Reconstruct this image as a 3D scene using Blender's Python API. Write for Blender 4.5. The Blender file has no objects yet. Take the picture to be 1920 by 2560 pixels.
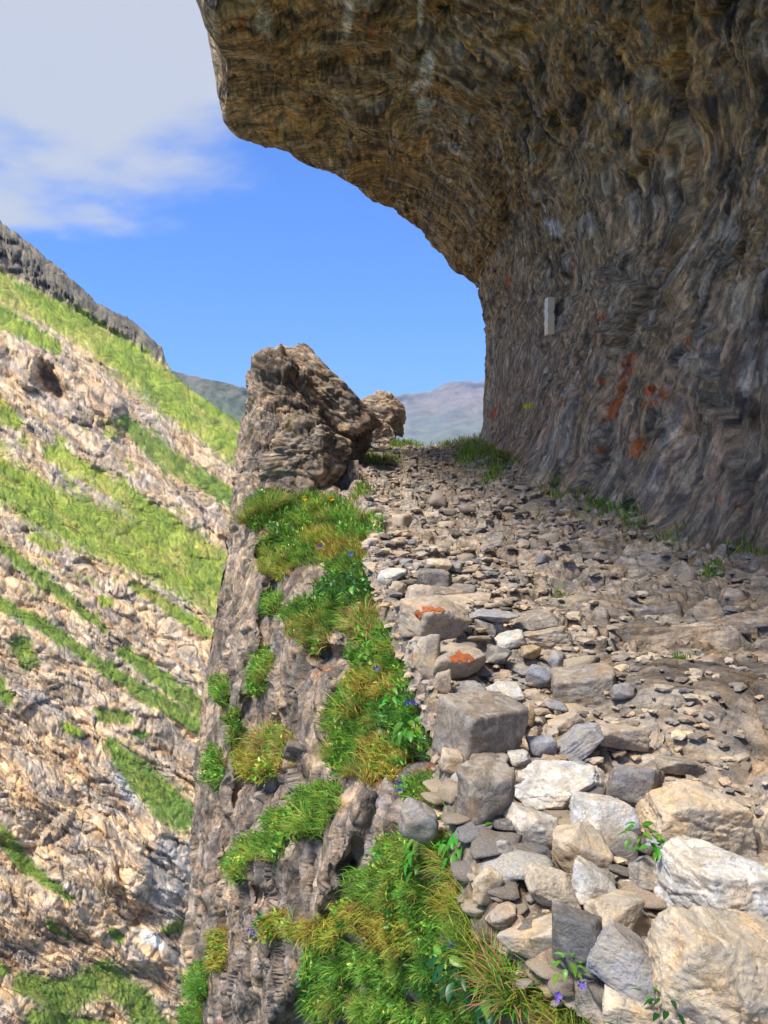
import bpy, bmesh, math, random
import numpy as np
from mathutils import Vector, Matrix, Euler

SC = bpy.context.scene
COL = SC.collection
# ------------------------------------------------------------------ camera
F = 1934.0                                   # focal length in photo pixels (photo is 1920 x 2560)
CX, CY, EYE = 960.0, 1280.0, 1.6
cam_d = bpy.data.cameras.new('camera')
cam_d.sensor_fit = 'VERTICAL'
cam_d.sensor_height = 36.0
cam_d.sensor_width = 27.0
cam_d.lens = 36.0 * F / 2560.0
cam_d.clip_start = 0.05
cam_d.clip_end = 20000
cam = bpy.data.objects.new('camera', cam_d)
cam.location = (0, 0, EYE)
cam.rotation_euler = (math.radians(90), 0, 0)
COL.objects.link(cam)
SC.camera = cam
# ------------------------------------------------------------------ world, sun, exposure
SUN_EL, SUN_AZ = math.radians(58), math.radians(228)      # azimuth clockwise from +Y: behind the camera, to the left
world = bpy.data.worlds.new('World')
SC.world = world
world.use_nodes = True
wn, wl = world.node_tree.nodes, world.node_tree.links
wn.clear()
def N(nodes, typ, **kw):
    n = nodes.new(typ)
    for k, v in kw.items():
        if k == 'inp':
            for i, x in v.items():
                n.inputs[i].default_value = x
        else:
            setattr(n, k, v)
    return n
w_out = N(wn, 'ShaderNodeOutputWorld')
w_bg = N(wn, 'ShaderNodeBackground', inp={1: 0.15})
sky = N(wn, 'ShaderNodeTexSky', sky_type='NISHITA', sun_disc=False, sun_elevation=SUN_EL, sun_rotation=SUN_AZ,
        altitude=2200, air_density=1.0, dust_density=0.3, ozone_density=2.0)
w_tint = N(wn, 'ShaderNodeMix', data_type='RGBA', blend_type='MULTIPLY', inp={0: 1.0, 7: (0.11, 0.41, 0.82, 1)})
w_tc = N(wn, 'ShaderNodeTexCoord')
w_sep = N(wn, 'ShaderNodeSeparateXYZ')
wl.new(w_tc.outputs['Generated'], w_sep.inputs[0])
w_add = N(wn, 'ShaderNodeMath', operation='ADD', inp={1: 0.22})
w_max = N(wn, 'ShaderNodeMath', operation='MAXIMUM', inp={1: 0.05})
wl.new(w_sep.outputs[2], w_add.inputs[0]); wl.new(w_add.outputs[0], w_max.inputs[0])
w_div = N(wn, 'ShaderNodeVectorMath', operation='DIVIDE')
w_cmb = N(wn, 'ShaderNodeCombineXYZ')
for i in range(3): wl.new(w_max.outputs[0], w_cmb.inputs[i])
wl.new(w_tc.outputs['Generated'], w_div.inputs[0]); wl.new(w_cmb.outputs[0], w_div.inputs[1])
w_map = N(wn, 'ShaderNodeMapping')
w_map.inputs['Location'].default_value = (5.6, 2.1, 0)
wl.new(w_div.outputs[0], w_map.inputs[0])
w_noi = N(wn, 'ShaderNodeTexNoise', noise_dimensions='3D', inp={'Scale': 1.25, 'Detail': 9.0, 'Roughness': 0.56, 'Distortion': 0.25})
wl.new(w_map.outputs[0], w_noi.inputs['Vector'])
w_el = N(wn, 'ShaderNodeMapRange', inp={1: 0.25, 2: 0.60, 3: -0.20, 4: 0.37})  # denser cloud overhead, partly out of view, added to whiten the ambient light
wl.new(w_sep.outputs[2], w_el.inputs[0])
w_sum = N(wn, 'ShaderNodeMath', operation='ADD')
wl.new(w_noi.outputs[0], w_sum.inputs[0]); wl.new(w_el.outputs[0], w_sum.inputs[1])
w_ramp = N(wn, 'ShaderNodeMapRange', interpolation_type='SMOOTHSTEP', inp={1: 0.50, 2: 0.66, 3: 0.0, 4: 1.0})
wl.new(w_sum.outputs[0], w_ramp.inputs[0])
w_noi2 = N(wn, 'ShaderNodeTexNoise', inp={'Scale': 0.9, 'Detail': 4.0, 'Roughness': 0.5})
wl.new(w_map.outputs[0], w_noi2.inputs['Vector'])
w_cc = N(wn, 'ShaderNodeMix', data_type='RGBA', inp={6: (1.4, 1.48, 1.68, 1), 7: (2.15, 2.2, 2.36, 1)})
wl.new(w_noi2.outputs[0], w_cc.inputs[0])
w_mix = N(wn, 'ShaderNodeMix', data_type='RGBA')
wl.new(sky.outputs[0], w_tint.inputs[6])
wl.new(w_ramp.outputs[0], w_mix.inputs[0]); wl.new(w_tint.outputs[2], w_mix.inputs[6]); wl.new(w_cc.outputs[2], w_mix.inputs[7])
wl.new(w_mix.outputs[2], w_bg.inputs[0]); wl.new(w_bg.outputs[0], w_out.inputs[0])

sun_d = bpy.data.lights.new('sun', 'SUN')
sun_d.energy = 2.8
sun_d.angle = math.radians(14)
sun_d.color = (1.0, 0.96, 0.90)
sun = bpy.data.objects.new('sun', sun_d)
SUN_DIR = Vector((math.sin(SUN_AZ) * math.cos(SUN_EL), math.cos(SUN_AZ) * math.cos(SUN_EL), math.sin(SUN_EL)))
sun.rotation_euler = SUN_DIR.to_track_quat('Z', 'Y').to_euler()
sun.location = (0, 0, 60)
COL.objects.link(sun)

SC.view_settings.view_transform = 'Standard'
SC.view_settings.look = 'None'
SC.view_settings.gamma = 1.0
SC.view_settings.use_curve_mapping = False
SC.view_settings.exposure = 1.35
SC.render.engine = 'CYCLES'
SC.cycles.use_denoising = True
SC.cycles.max_bounces = 6
SC.cycles.diffuse_bounces = 4
SC.cycles.transparent_max_bounces = 8

# ------------------------------------------------------------------ helpers
RNG = np.random.default_rng(7)
random.seed(7)
def lin(r, g, b):
    c = np.array([r, g, b], float) / 255.0
    return np.where(c <= 0.04045, c / 12.92, ((c + 0.055) / 1.055) ** 2.4)
def PX(x, y, d):
    """photo pixel + distance along the view axis -> world point"""
    x, y, d = np.broadcast_arrays(np.asarray(x, float), np.asarray(y, float), np.asarray(d, float))
    return np.stack([(x - CX) / F * d, d, EYE + (CY - y) / F * d], -1)
def toPX(V):
    d = np.maximum(V[..., 1], 0.05)
    return V[..., 0] / d * F + CX, CY - (V[..., 2] - EYE) / d * F
def sstep(a, b, x):
    t = np.clip((x - a) / (b - a), 0, 1)
    return t * t * (3 - 2 * t)
def lerp(a, b, t): return a + (b - a) * t
def _h(ix, iy, iz, s):
    with np.errstate(over='ignore'):
        h = (ix.astype(np.uint32) * np.uint32(374761393) + iy.astype(np.uint32) * np.uint32(668265263)
             + iz.astype(np.uint32) * np.uint32(2147483647 - 58) + np.uint32(s * 974711 + 13))
        h = (h ^ (h >> np.uint32(13))) * np.uint32(1274126177)
        h = (h ^ (h >> np.uint32(16))) * np.uint32(2246822519)
        h = h ^ (h >> np.uint32(15))
    return h
def _f(h): return (h & np.uint32(0xFFFFFF)).astype(np.float32) / np.float32(16777216.0)
def vnoise(p, seed=0):
    """gradient-like smooth noise in [-1,1]"""
    shp = p.shape[:-1]
    p = p.reshape(-1, 3).astype(np.float32)
    i = np.floor(p).astype(np.int32); f = p - i
    u = f * f * f * (f * (f * 6 - 15) + 10)
    out = np.zeros(len(p), np.float32)
    for dx in (0, 1):
        wx = u[:, 0] if dx else 1 - u[:, 0]
        for dy in (0, 1):
            wy = u[:, 1] if dy else 1 - u[:, 1]
            for dz in (0, 1):
                wz = u[:, 2] if dz else 1 - u[:, 2]
                h = _h(i[:, 0] + dx, i[:, 1] + dy, i[:, 2] + dz, seed)
                gx = (h & np.uint32(1023)).astype(np.float32) / 511.5 - 1
                gy = ((h >> np.uint32(10)) & np.uint32(1023)).astype(np.float32) / 511.5 - 1
                gz = ((h >> np.uint32(20)) & np.uint32(1023)).astype(np.float32) / 511.5 - 1
                out += wx * wy * wz * (gx * (f[:, 0] - dx) + gy * (f[:, 1] - dy) + gz * (f[:, 2] - dz))
    return (out * 1.5).reshape(shp)
def fbm(p, oct=4, seed=0, rough=0.5, ridged=False):
    a, s, t = 1.0, 0.0, 0.0
    for k in range(oct):
        n = vnoise(p * (2.03 ** k) + 17.3 * k, seed + k)
        if ridged: n = 1 - 2 * np.abs(n) * 1.6
        s = s + a * n; t += a; a *= rough
    return s / t
def cells(p, seed=0):
    """worley: returns F1, F2-F1, random vec (n,3) of nearest cell, offset from its centre"""
    shp = p.shape[:-1]
    p = p.reshape(-1, 3).astype(np.float32)
    i = np.floor(p).astype(np.int32); f = p - i
    n = len(p)
    b1 = np.full(n, 9e9, np.float32); b2 = b1.copy()
    bh = np.zeros(n, np.uint32); bo = np.zeros((n, 3), np.float32)
    for dx in (-1, 0, 1):
        for dy in (-1, 0, 1):
            for dz in (-1, 0, 1):
                h = _h(i[:, 0] + dx, i[:, 1] + dy, i[:, 2] + dz, seed)
                ox = f[:, 0] - dx - ((h & np.uint32(1023)).astype(np.float32) / 1023)
                oy = f[:, 1] - dy - (((h >> np.uint32(10)) & np.uint32(1023)).astype(np.float32) / 1023)
                oz = f[:, 2] - dz - (((h >> np.uint32(20)) & np.uint32(1023)).astype(np.float32) / 1023)
                d = ox * ox + oy * oy + oz * oz
                m = d < b1
                b2 = np.where(m, b1, np.minimum(b2, d))
                b1 = np.where(m, d, b1)
                bh = np.where(m, h, bh)
                bo[m, 0] = ox[m]; bo[m, 1] = oy[m]; bo[m, 2] = oz[m]
    r = np.stack([_f(_h(bh.astype(np.int32), bh.astype(np.int32) * 0 + k, bh.astype(np.int32) * 0, 91 + k)) for k in range(3)], -1)
    s1, s2 = np.sqrt(b1), np.sqrt(b2)
    return s1.reshape(shp), (s2 - s1).reshape(shp), r.reshape(shp + (3,)), bo.reshape(shp + (3,))
def chisel(p, seed=0, tilt=0.9, step=0.6, crack=0.35):
    """broken-rock relief: each cell a tilted facet at its own height, cracks between"""
    f1, e, r, o = cells(p, seed)
    v = (r - 0.5) * 2
    h = tilt * (o * v).sum(-1) + step * (r[..., 0] * 0.6 + r[..., 2] * 0.4 - 0.5) * 2
    return h * 0.5 - crack * (1 - sstep(0.0, 0.16, e)), r
def grid_normals(V):
    du = np.gradient(V, axis=0); dv = np.gradient(V, axis=1)
    n = np.cross(dv, du)
    l = np.linalg.norm(n, axis=-1, keepdims=True)
    return n / np.maximum(l, 1e-9)
def mesh_np(name, verts, faces, col=None, smooth=True, flow=None):
    verts = np.asarray(verts, np.float32).reshape(-1, 3)
    faces = np.asarray(faces, np.int32)
    k = faces.shape[1]
    me = bpy.data.meshes.new(name)
    me.vertices.add(len(verts)); me.vertices.foreach_set('co', verts.ravel())
    me.loops.add(faces.size); me.loops.foreach_set('vertex_index', faces.ravel())
    me.polygons.add(len(faces))
    me.polygons.foreach_set('loop_start', np.arange(0, faces.size, k, dtype=np.int32))
    me.polygons.foreach_set('loop_total', np.full(len(faces), k, np.int32))
    me.polygons.foreach_set('use_smooth', np.full(len(faces), smooth, bool))
    me.update(calc_edges=True)
    if col is not None:
        ca = me.color_attributes.new('Col', 'FLOAT_COLOR', 'POINT')
        c4 = np.ones((len(verts), 4), np.float32); c4[:, :3] = np.asarray(col, np.float32).reshape(-1, 3)
        ca.data.foreach_set('color', c4.ravel())
    if flow is not None:
        fa = me.attributes.new('Flow', 'FLOAT_VECTOR', 'POINT')
        fa.data.foreach_set('vector', np.ascontiguousarray(flow, np.float32).ravel())
    me.validate(clean_customdata=False)
    return me
def grid_faces(R, C, flip=False):
    i = np.arange(R * C).reshape(R, C)
    f = np.stack([i[:-1, :-1], i[:-1, 1:], i[1:, 1:], i[1:, :-1]], -1).reshape(-1, 4)
    return f[:, ::-1] if flip else f
def link(name, data, parent=None, mat=None, label=None, cat=None, group=None, kind=None):
    o = bpy.data.objects.new(name, data)
    COL.objects.link(o)
    if parent is not None: o.parent = parent
    if mat is not None and data is not None and len(data.materials) == 0: data.materials.append(mat)
    if label: o['label'] = label
    if cat: o['category'] = cat
    if group: o['group'] = group
    if kind: o['kind'] = kind
    return o

# ------------------------------------------------------------------ materials
def rock_mat(name, use='attr', scale=1.0, bump=0.6, contrast=0.5, rough=0.9, speck=0.0, dist=0.02, stain=0.8, flow=None, light=(1.5, 1.42, 1.3), dark=0.45, vein=None):
    m = bpy.data.materials.new(name); m.use_nodes = True
    n, l = m.node_tree.nodes, m.node_tree.links
    n.clear()
    out = N(n, 'ShaderNodeOutputMaterial'); bs = N(n, 'ShaderNodeBsdfPrincipled')
    bs.inputs['Roughness'].default_value = rough
    bs.inputs['Specular IOR Level'].default_value = 0.25
    l.new(bs.outputs[0], out.inputs[0])
    tc = N(n, 'ShaderNodeTexCoord')
    if use == 'attr':
        base = N(n, 'ShaderNodeAttribute', attribute_name='Col').outputs['Color']
        vec = tc.outputs['Object']
    else:
        oi = N(n, 'ShaderNodeObjectInfo')
        base = oi.outputs['Color']
        va = N(n, 'ShaderNodeVectorMath', operation='MULTIPLY_ADD', inp={1: (1, 1, 1)})
        l.new(tc.outputs['Object'], va.inputs[0])
        cx = N(n, 'ShaderNodeCombineXYZ')
        mm = N(n, 'ShaderNodeMath', operation='MULTIPLY', inp={1: 37.0}); l.new(oi.outputs['Random'], mm.inputs[0])
        for k in range(3): l.new(mm.outputs[0], cx.inputs[k])
        l.new(cx.outputs[0], va.inputs[2]); vec = va.outputs[0]
    n1 = N(n, 'ShaderNodeTexNoise', inp={'Scale': 5 * scale, 'Detail': 6.0, 'Roughness': 0.68, 'Distortion': 0.6})
    n2 = N(n, 'ShaderNodeTexNoise', inp={'Scale': 34 * scale, 'Detail': 5.0, 'Roughness': 0.7})
    v1 = N(n, 'ShaderNodeTexNoise', noise_type='RIDGED_MULTIFRACTAL', normalize=True, inp={'Scale': 7 * scale, 'Detail': 5.0, 'Roughness': 0.6, 'Distortion': 0.5})
    for t in (n1, n2): l.new(vec, t.inputs['Vector'])
    dv = N(n, 'ShaderNodeVectorMath', operation='MULTIPLY_ADD', inp={1: (0.25 / scale,) * 3})
    l.new(n1.outputs['Color'], dv.inputs[0]); l.new(vec, dv.inputs[2]); l.new(dv.outputs[0], v1.inputs['Vector'])
    r1 = N(n, 'ShaderNodeMapRange', inp={1: 0.3, 2: 0.7, 3: 1 - contrast, 4: 1 + contrast})
    l.new(n1.outputs[0], r1.inputs[0])
    r2 = N(n, 'ShaderNodeMapRange', inp={1: 0.3, 2: 0.7, 3: 1 - contrast * 0.7, 4: 1 + contrast * 0.7})
    l.new(n2.outputs[0], r2.inputs[0])
    mu = N(n, 'ShaderNodeMath', operation='MULTIPLY'); l.new(r1.outputs[0], mu.inputs[0]); l.new(r2.outputs[0], mu.inputs[1])
    mc = N(n, 'ShaderNodeMix', data_type='RGBA', blend_type='MULTIPLY', inp={0: 1.0})
    l.new(base, mc.inputs[6]); l.new(mu.outputs[0], mc.inputs[7])
    # warm / cool stains
    n3 = N(n, 'ShaderNodeTexNoise', inp={'Scale': 2.3 * scale, 'Detail': 5.0, 'Roughness': 0.6, 'Distortion': 1.0})
    l.new(vec, n3.inputs['Vector'])
    cr = N(n, 'ShaderNodeValToRGB'); l.new(n3.outputs[0], cr.inputs[0])
    e = cr.color_ramp.elements
    e[0].position = 0.36; e[0].color = (0.86, 0.95, 1.12, 1)
    e[1].position = 0.66; e[1].color = (1.16, 0.98, 0.76, 1)
    mid = e.new(0.5); mid.color = (1, 1, 1, 1)
    m2 = N(n, 'ShaderNodeMix', data_type='RGBA', blend_type='MULTIPLY', inp={0: stain})
    l.new(mc.outputs[2], m2.inputs[6]); l.new(cr.outputs[0], m2.inputs[7])
    colout = m2.outputs[2]
    if speck > 0:
        n4 = N(n, 'ShaderNodeTexNoise', inp={'Scale': 22 * scale, 'Detail': 3.0, 'Roughness': 0.8}); l.new(vec, n4.inputs['Vector'])
        r4 = N(n, 'ShaderNodeMapRange', inp={1: 0.60, 2: 0.68, 3: 0.0, 4: speck}); l.new(n4.outputs[0], r4.inputs[0])
        m4 = N(n, 'ShaderNodeMix', data_type='RGBA', inp={7: (0.55, 0.53, 0.5, 1)})
        l.new(r4.outputs[0], m4.inputs[0]); l.new(colout, m4.inputs[6]); colout = m4.outputs[2]
    hflow = None
    if flow:
        fs, fa, fd = flow                            # frequency, stretch, relief depth
        fl = N(n, 'ShaderNodeAttribute', attribute_name='Flow')
        fm = N(n, 'ShaderNodeVectorMath', operation='MULTIPLY', inp={1: (fs, fs * fa, fs)}); l.new(fl.outputs['Vector'], fm.inputs[0])
        fw = N(n, 'ShaderNodeTexNoise', inp={'Scale': 0.5, 'Detail': 3.0}); l.new(fm.outputs[0], fw.inputs['Vector'])
        fv = N(n, 'ShaderNodeVectorMath', operation='MULTIPLY_ADD', inp={1: (0.4, 0.4, 0.4)}); l.new(fw.outputs['Color'], fv.inputs[0]); l.new(fm.outputs[0], fv.inputs[2])
        rg = N(n, 'ShaderNodeTexNoise', noise_type='RIDGED_MULTIFRACTAL', normalize=True, inp={'Scale': 1.0, 'Detail': 6.0, 'Roughness': 0.55, 'Lacunarity': 2.1}); l.new(fv.outputs[0], rg.inputs['Vector'])
        fb = N(n, 'ShaderNodeTexNoise', inp={'Scale': 2.2, 'Detail': 6.0, 'Roughness': 0.72}); l.new(fv.outputs[0], fb.inputs['Vector'])
        vo = N(n, 'ShaderNodeTexVoronoi', feature='F1', inp={'Scale': 1.1, 'Randomness': 1.0}); l.new(fv.outputs[0], vo.inputs['Vector'])
        vs = N(n, 'ShaderNodeSeparateColor'); l.new(vo.outputs['Color'], vs.inputs[0])
        # facets differ in tone, ridges are pale, hollows dark
        q1 = N(n, 'ShaderNodeMapRange', inp={3: 0.78, 4: 1.22}); l.new(vs.outputs[0], q1.inputs[0])
        m5 = N(n, 'ShaderNodeMix', data_type='RGBA', blend_type='MULTIPLY', inp={0: 1.0}); l.new(colout, m5.inputs[6]); l.new(q1.outputs[0], m5.inputs[7])
        q2 = N(n, 'ShaderNodeMapRange', inp={1: 0.42, 2: 0.66, 3: 0.0, 4: 1.0}); l.new(fb.outputs[0], q2.inputs[0])
        rmp = N(n, 'ShaderNodeMix', data_type='RGBA', inp={6: (dark, dark, dark, 1), 7: (*light, 1)}); l.new(q2.outputs[0], rmp.inputs[0])
        m6 = N(n, 'ShaderNodeMix', data_type='RGBA', blend_type='MULTIPLY', inp={0: 1.0}); l.new(m5.outputs[2], m6.inputs[6]); l.new(rmp.outputs[2], m6.inputs[7])
        q3 = N(n, 'ShaderNodeMapRange', inp={1: 0.45, 2: 0.85, 3: 0.0, 4: 0.45}); l.new(rg.outputs[0], q3.inputs[0])
        m7 = N(n, 'ShaderNodeMix', data_type='RGBA', blend_type='ADD', inp={7: (light[0] * .10, light[1] * .085, light[2] * .065, 1)}); l.new(q3.outputs[0], m7.inputs[0]); l.new(m6.outputs[2], m7.inputs[6])
        colout = m7.outputs[2]
        h1 = N(n, 'ShaderNodeMath', operation='MULTIPLY_ADD', inp={1: 0.8}); l.new(fb.outputs[0], h1.inputs[0]); l.new(rg.outputs[0], h1.inputs[2])
        h2 = N(n, 'ShaderNodeMath', operation='MULTIPLY_ADD', inp={1: 0.7}); l.new(vs.outputs[1], h2.inputs[0]); l.new(h1.outputs[0], h2.inputs[2])
        ve = N(n, 'ShaderNodeTexVoronoi', feature='DISTANCE_TO_EDGE', inp={'Scale': 0.75, 'Randomness': 1.0}); l.new(fv.outputs[0], ve.inputs['Vector'])
        v5 = N(n, 'ShaderNodeMapRange', inp={1: 0.0, 2: 0.16, 3: -0.7, 4: 0.0}); l.new(ve.outputs['Distance'], v5.inputs[0])
        h3 = N(n, 'ShaderNodeMath', operation='ADD'); l.new(h2.outputs[0], h3.inputs[0]); l.new(v5.outputs[0], h3.inputs[1]); h2 = h3
        hflow = N(n, 'ShaderNodeBump', inp={'Strength': 0.9, 'Distance': fd}); l.new(h2.outputs[0], hflow.inputs['Height'])
    if vein:
        n6 = N(n, 'ShaderNodeTexNoise', inp={'Scale': 3.0 * scale, 'Detail': 5.0, 'Roughness': 0.62, 'Distortion': 1.4}); l.new(vec, n6.inputs['Vector'])
        r6 = N(n, 'ShaderNodeMapRange', inp={1: 0.5, 2: 0.62, 3: 0.0, 4: 0.75}); l.new(n6.outputs[0], r6.inputs[0])
        m8 = N(n, 'ShaderNodeMix', data_type='RGBA', inp={7: (*vein, 1)}); l.new(r6.outputs[0], m8.inputs[0]); l.new(colout, m8.inputs[6]); colout = m8.outputs[2]
        n7 = N(n, 'ShaderNodeTexNoise', inp={'Scale': 4.2 * scale, 'Detail': 5.0, 'Roughness': 0.7, 'Distortion': 2.0}); l.new(vec, n7.inputs['Vector'])
        r7 = N(n, 'ShaderNodeMapRange', inp={1: 0.60, 2: 0.66, 3: 0.0, 4: 0.6}); l.new(n7.outputs[0], r7.inputs[0])
        m9 = N(n, 'ShaderNodeMix', data_type='RGBA', inp={7: (0.13, 0.125, 0.13, 1)}); l.new(r7.outputs[0], m9.inputs[0]); l.new(colout, m9.inputs[6]); colout = m9.outputs[2]
    l.new(colout, bs.inputs['Base Color'])
    # relief
    rv = N(n, 'ShaderNodeMapRange', inp={1: 0.0, 2: 1.0, 3: 0.0, 4: 0.5}); l.new(v1.outputs[0], rv.inputs[0])
    a1 = N(n, 'ShaderNodeMath', operation='ADD'); l.new(n1.outputs[0], a1.inputs[0]); l.new(rv.outputs[0], a1.inputs[1])
    a2 = N(n, 'ShaderNodeMath', operation='MULTIPLY_ADD', inp={1: 0.45}); l.new(n2.outputs[0], a2.inputs[0]); l.new(a1.outputs[0], a2.inputs[2])
    bp = N(n, 'ShaderNodeBump', inp={'Strength': bump, 'Distance': dist / scale * 2})
    l.new(a2.outputs[0], bp.inputs['Height'])
    if hflow is not None: l.new(hflow.outputs[0], bp.inputs['Normal'])
    l.new(bp.outputs[0], bs.inputs['Normal'])
    return m
def leaf_mat(name, transl=0.35, rough=0.55, hue=0.06, spec=0.3):
    m = bpy.data.materials.new(name); m.use_nodes = True
    n, l = m.node_tree.nodes, m.node_tree.links
    n.clear()
    out = N(n, 'ShaderNodeOutputMaterial'); bs = N(n, 'ShaderNodeBsdfPrincipled')
    bs.inputs['Roughness'].default_value = rough; bs.inputs['Specular IOR Level'].default_value = spec
    at = N(n, 'ShaderNodeAttribute', attribute_name='Col'); oi = N(n, 'ShaderNodeObjectInfo')
    hs = N(n, 'ShaderNodeHueSaturation')
    a = N(n, 'ShaderNodeMapRange', inp={3: 0.5 - hue, 4: 0.5 + hue * 0.6}); l.new(oi.outputs['Random'], a.inputs[0]); l.new(a.outputs[0], hs.inputs['Hue'])
    b = N(n, 'ShaderNodeMapRange', inp={3: 0.75, 4: 1.3}); l.new(oi.outputs['Random'], b.inputs[0]); l.new(b.outputs[0], hs.inputs['Value'])
    tc = N(n, 'ShaderNodeTexCoord'); nz = N(n, 'ShaderNodeTexNoise', inp={'Scale': 14.0, 'Detail': 3.0}); l.new(tc.outputs['Object'], nz.inputs['Vector'])
    r = N(n, 'ShaderNodeMapRange', inp={1: 0.3, 2: 0.7, 3: 0.7, 4: 1.3}); l.new(nz.outputs[0], r.inputs[0])
    mx = N(n, 'ShaderNodeMix', data_type='RGBA', blend_type='MULTIPLY', inp={0: 1.0})
    l.new(at.outputs['Color'], mx.inputs[6]); l.new(r.outputs[0], mx.inputs[7]); l.new(mx.outputs[2], hs.inputs['Color'])
    l.new(hs.outputs[0], bs.inputs['Base Color'])
    tr = N(n, 'ShaderNodeBsdfTranslucent'); l.new(hs.outputs[0], tr.inputs[0])
    ms = N(n, 'ShaderNodeMixShader', inp={0: transl}); l.new(bs.outputs[0], ms.inputs[1]); l.new(tr.outputs[0], ms.inputs[2])
    l.new(ms.outputs[0], out.inputs[0])
    return m
M_WALL = rock_mat('overhang_rock', stain=0.25, scale=1.5, bump=0.5, contrast=0.3, dist=0.03, flow=(3.0, 1.5, 0.10), light=(1.6, 1.46, 1.26), dark=0.42)
M_PATH = rock_mat('path_rock', scale=1.6, bump=0.6, contrast=0.3, dist=0.025, flow=(3.2, 1.6, 0.035), light=(1.3, 1.26, 1.2), dark=0.6)
M_RUBBLE = rock_mat('rubble_rock', scale=2.0, bump=0.6, contrast=0.35, dist=0.02)
M_CLIFF = rock_mat('cliff_rock', scale=1.5, bump=0.6, contrast=0.35, speck=0.4, dist=0.03, flow=(2.6, 1.6, 0.05), light=(1.4, 1.34, 1.26), dark=0.5)
M_GROUND = rock_mat('valley_ground', scale=0.05, bump=0.3, contrast=0.3)
M_HILL = rock_mat('hillside_rock_and_turf', stain=0.5, scale=0.35, bump=0.25, contrast=0.16, dist=0.03, flow=(0.8, 2.4, 0.14), light=(1.18, 1.15, 1.1), dark=0.78)
M_FAR = rock_mat('far_mountain_rock', scale=0.006, bump=0.6, contrast=0.35)
M_PAINT = rock_mat('cream_paint', use='object', scale=2, bump=0.3, contrast=0.1)
M_STONE = rock_mat('loose_stone', use='object', scale=3.2, bump=0.8, contrast=0.4, dist=0.02, vein=(0.40, 0.35, 0.285))
M_GRASS = leaf_mat('grass_blades')
M_LEAF = leaf_mat('plant_leaves', transl=0.25, rough=0.4, hue=0.03, spec=0.45)
M_PETAL = leaf_mat('petals', transl=0.3, hue=0.01)
# ================================================================== large structure
def zbase(Y):
    Y = np.asarray(Y, float)
    return 0.155 * Y - 0.02 * np.maximum(0, Y - 23) ** 2
_eY = [0.5, 1.53, 1.96, 2.06, 2.3, 2.44, 3.03, 3.77, 4.3, 5.0, 5.95, 7.4, 9.7, 11.9, 14.1, 18.0, 22.0, 26.0, 36.0]
_eX = [0.9, 0.82, 0.58, 0.49, 0.37, 0.33, 0.28, 0.31, 0.25, 0.18, 0.09, -0.08, -0.10, -0.37, -0.60, -0.9, -0.4, 0.1, 0.0]
def XE(Y): return np.interp(Y, _eY, _eX)
_bY = [-8, 0, 3, 5, 7.4, 8.15, 9.7, 12, 15.5, 20, 25, 36]
_bX = [4.6, 4.4, 4.25, 4.0, 3.55, 3.2, 3.0, 2.55, 2.35, 2.6, 3.15, 7.0]
def XB(Y): return np.interp(Y, _bY, _bX)

def lip_w(Y): return 0.03 + 0.012 * np.asarray(Y, float)
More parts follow.
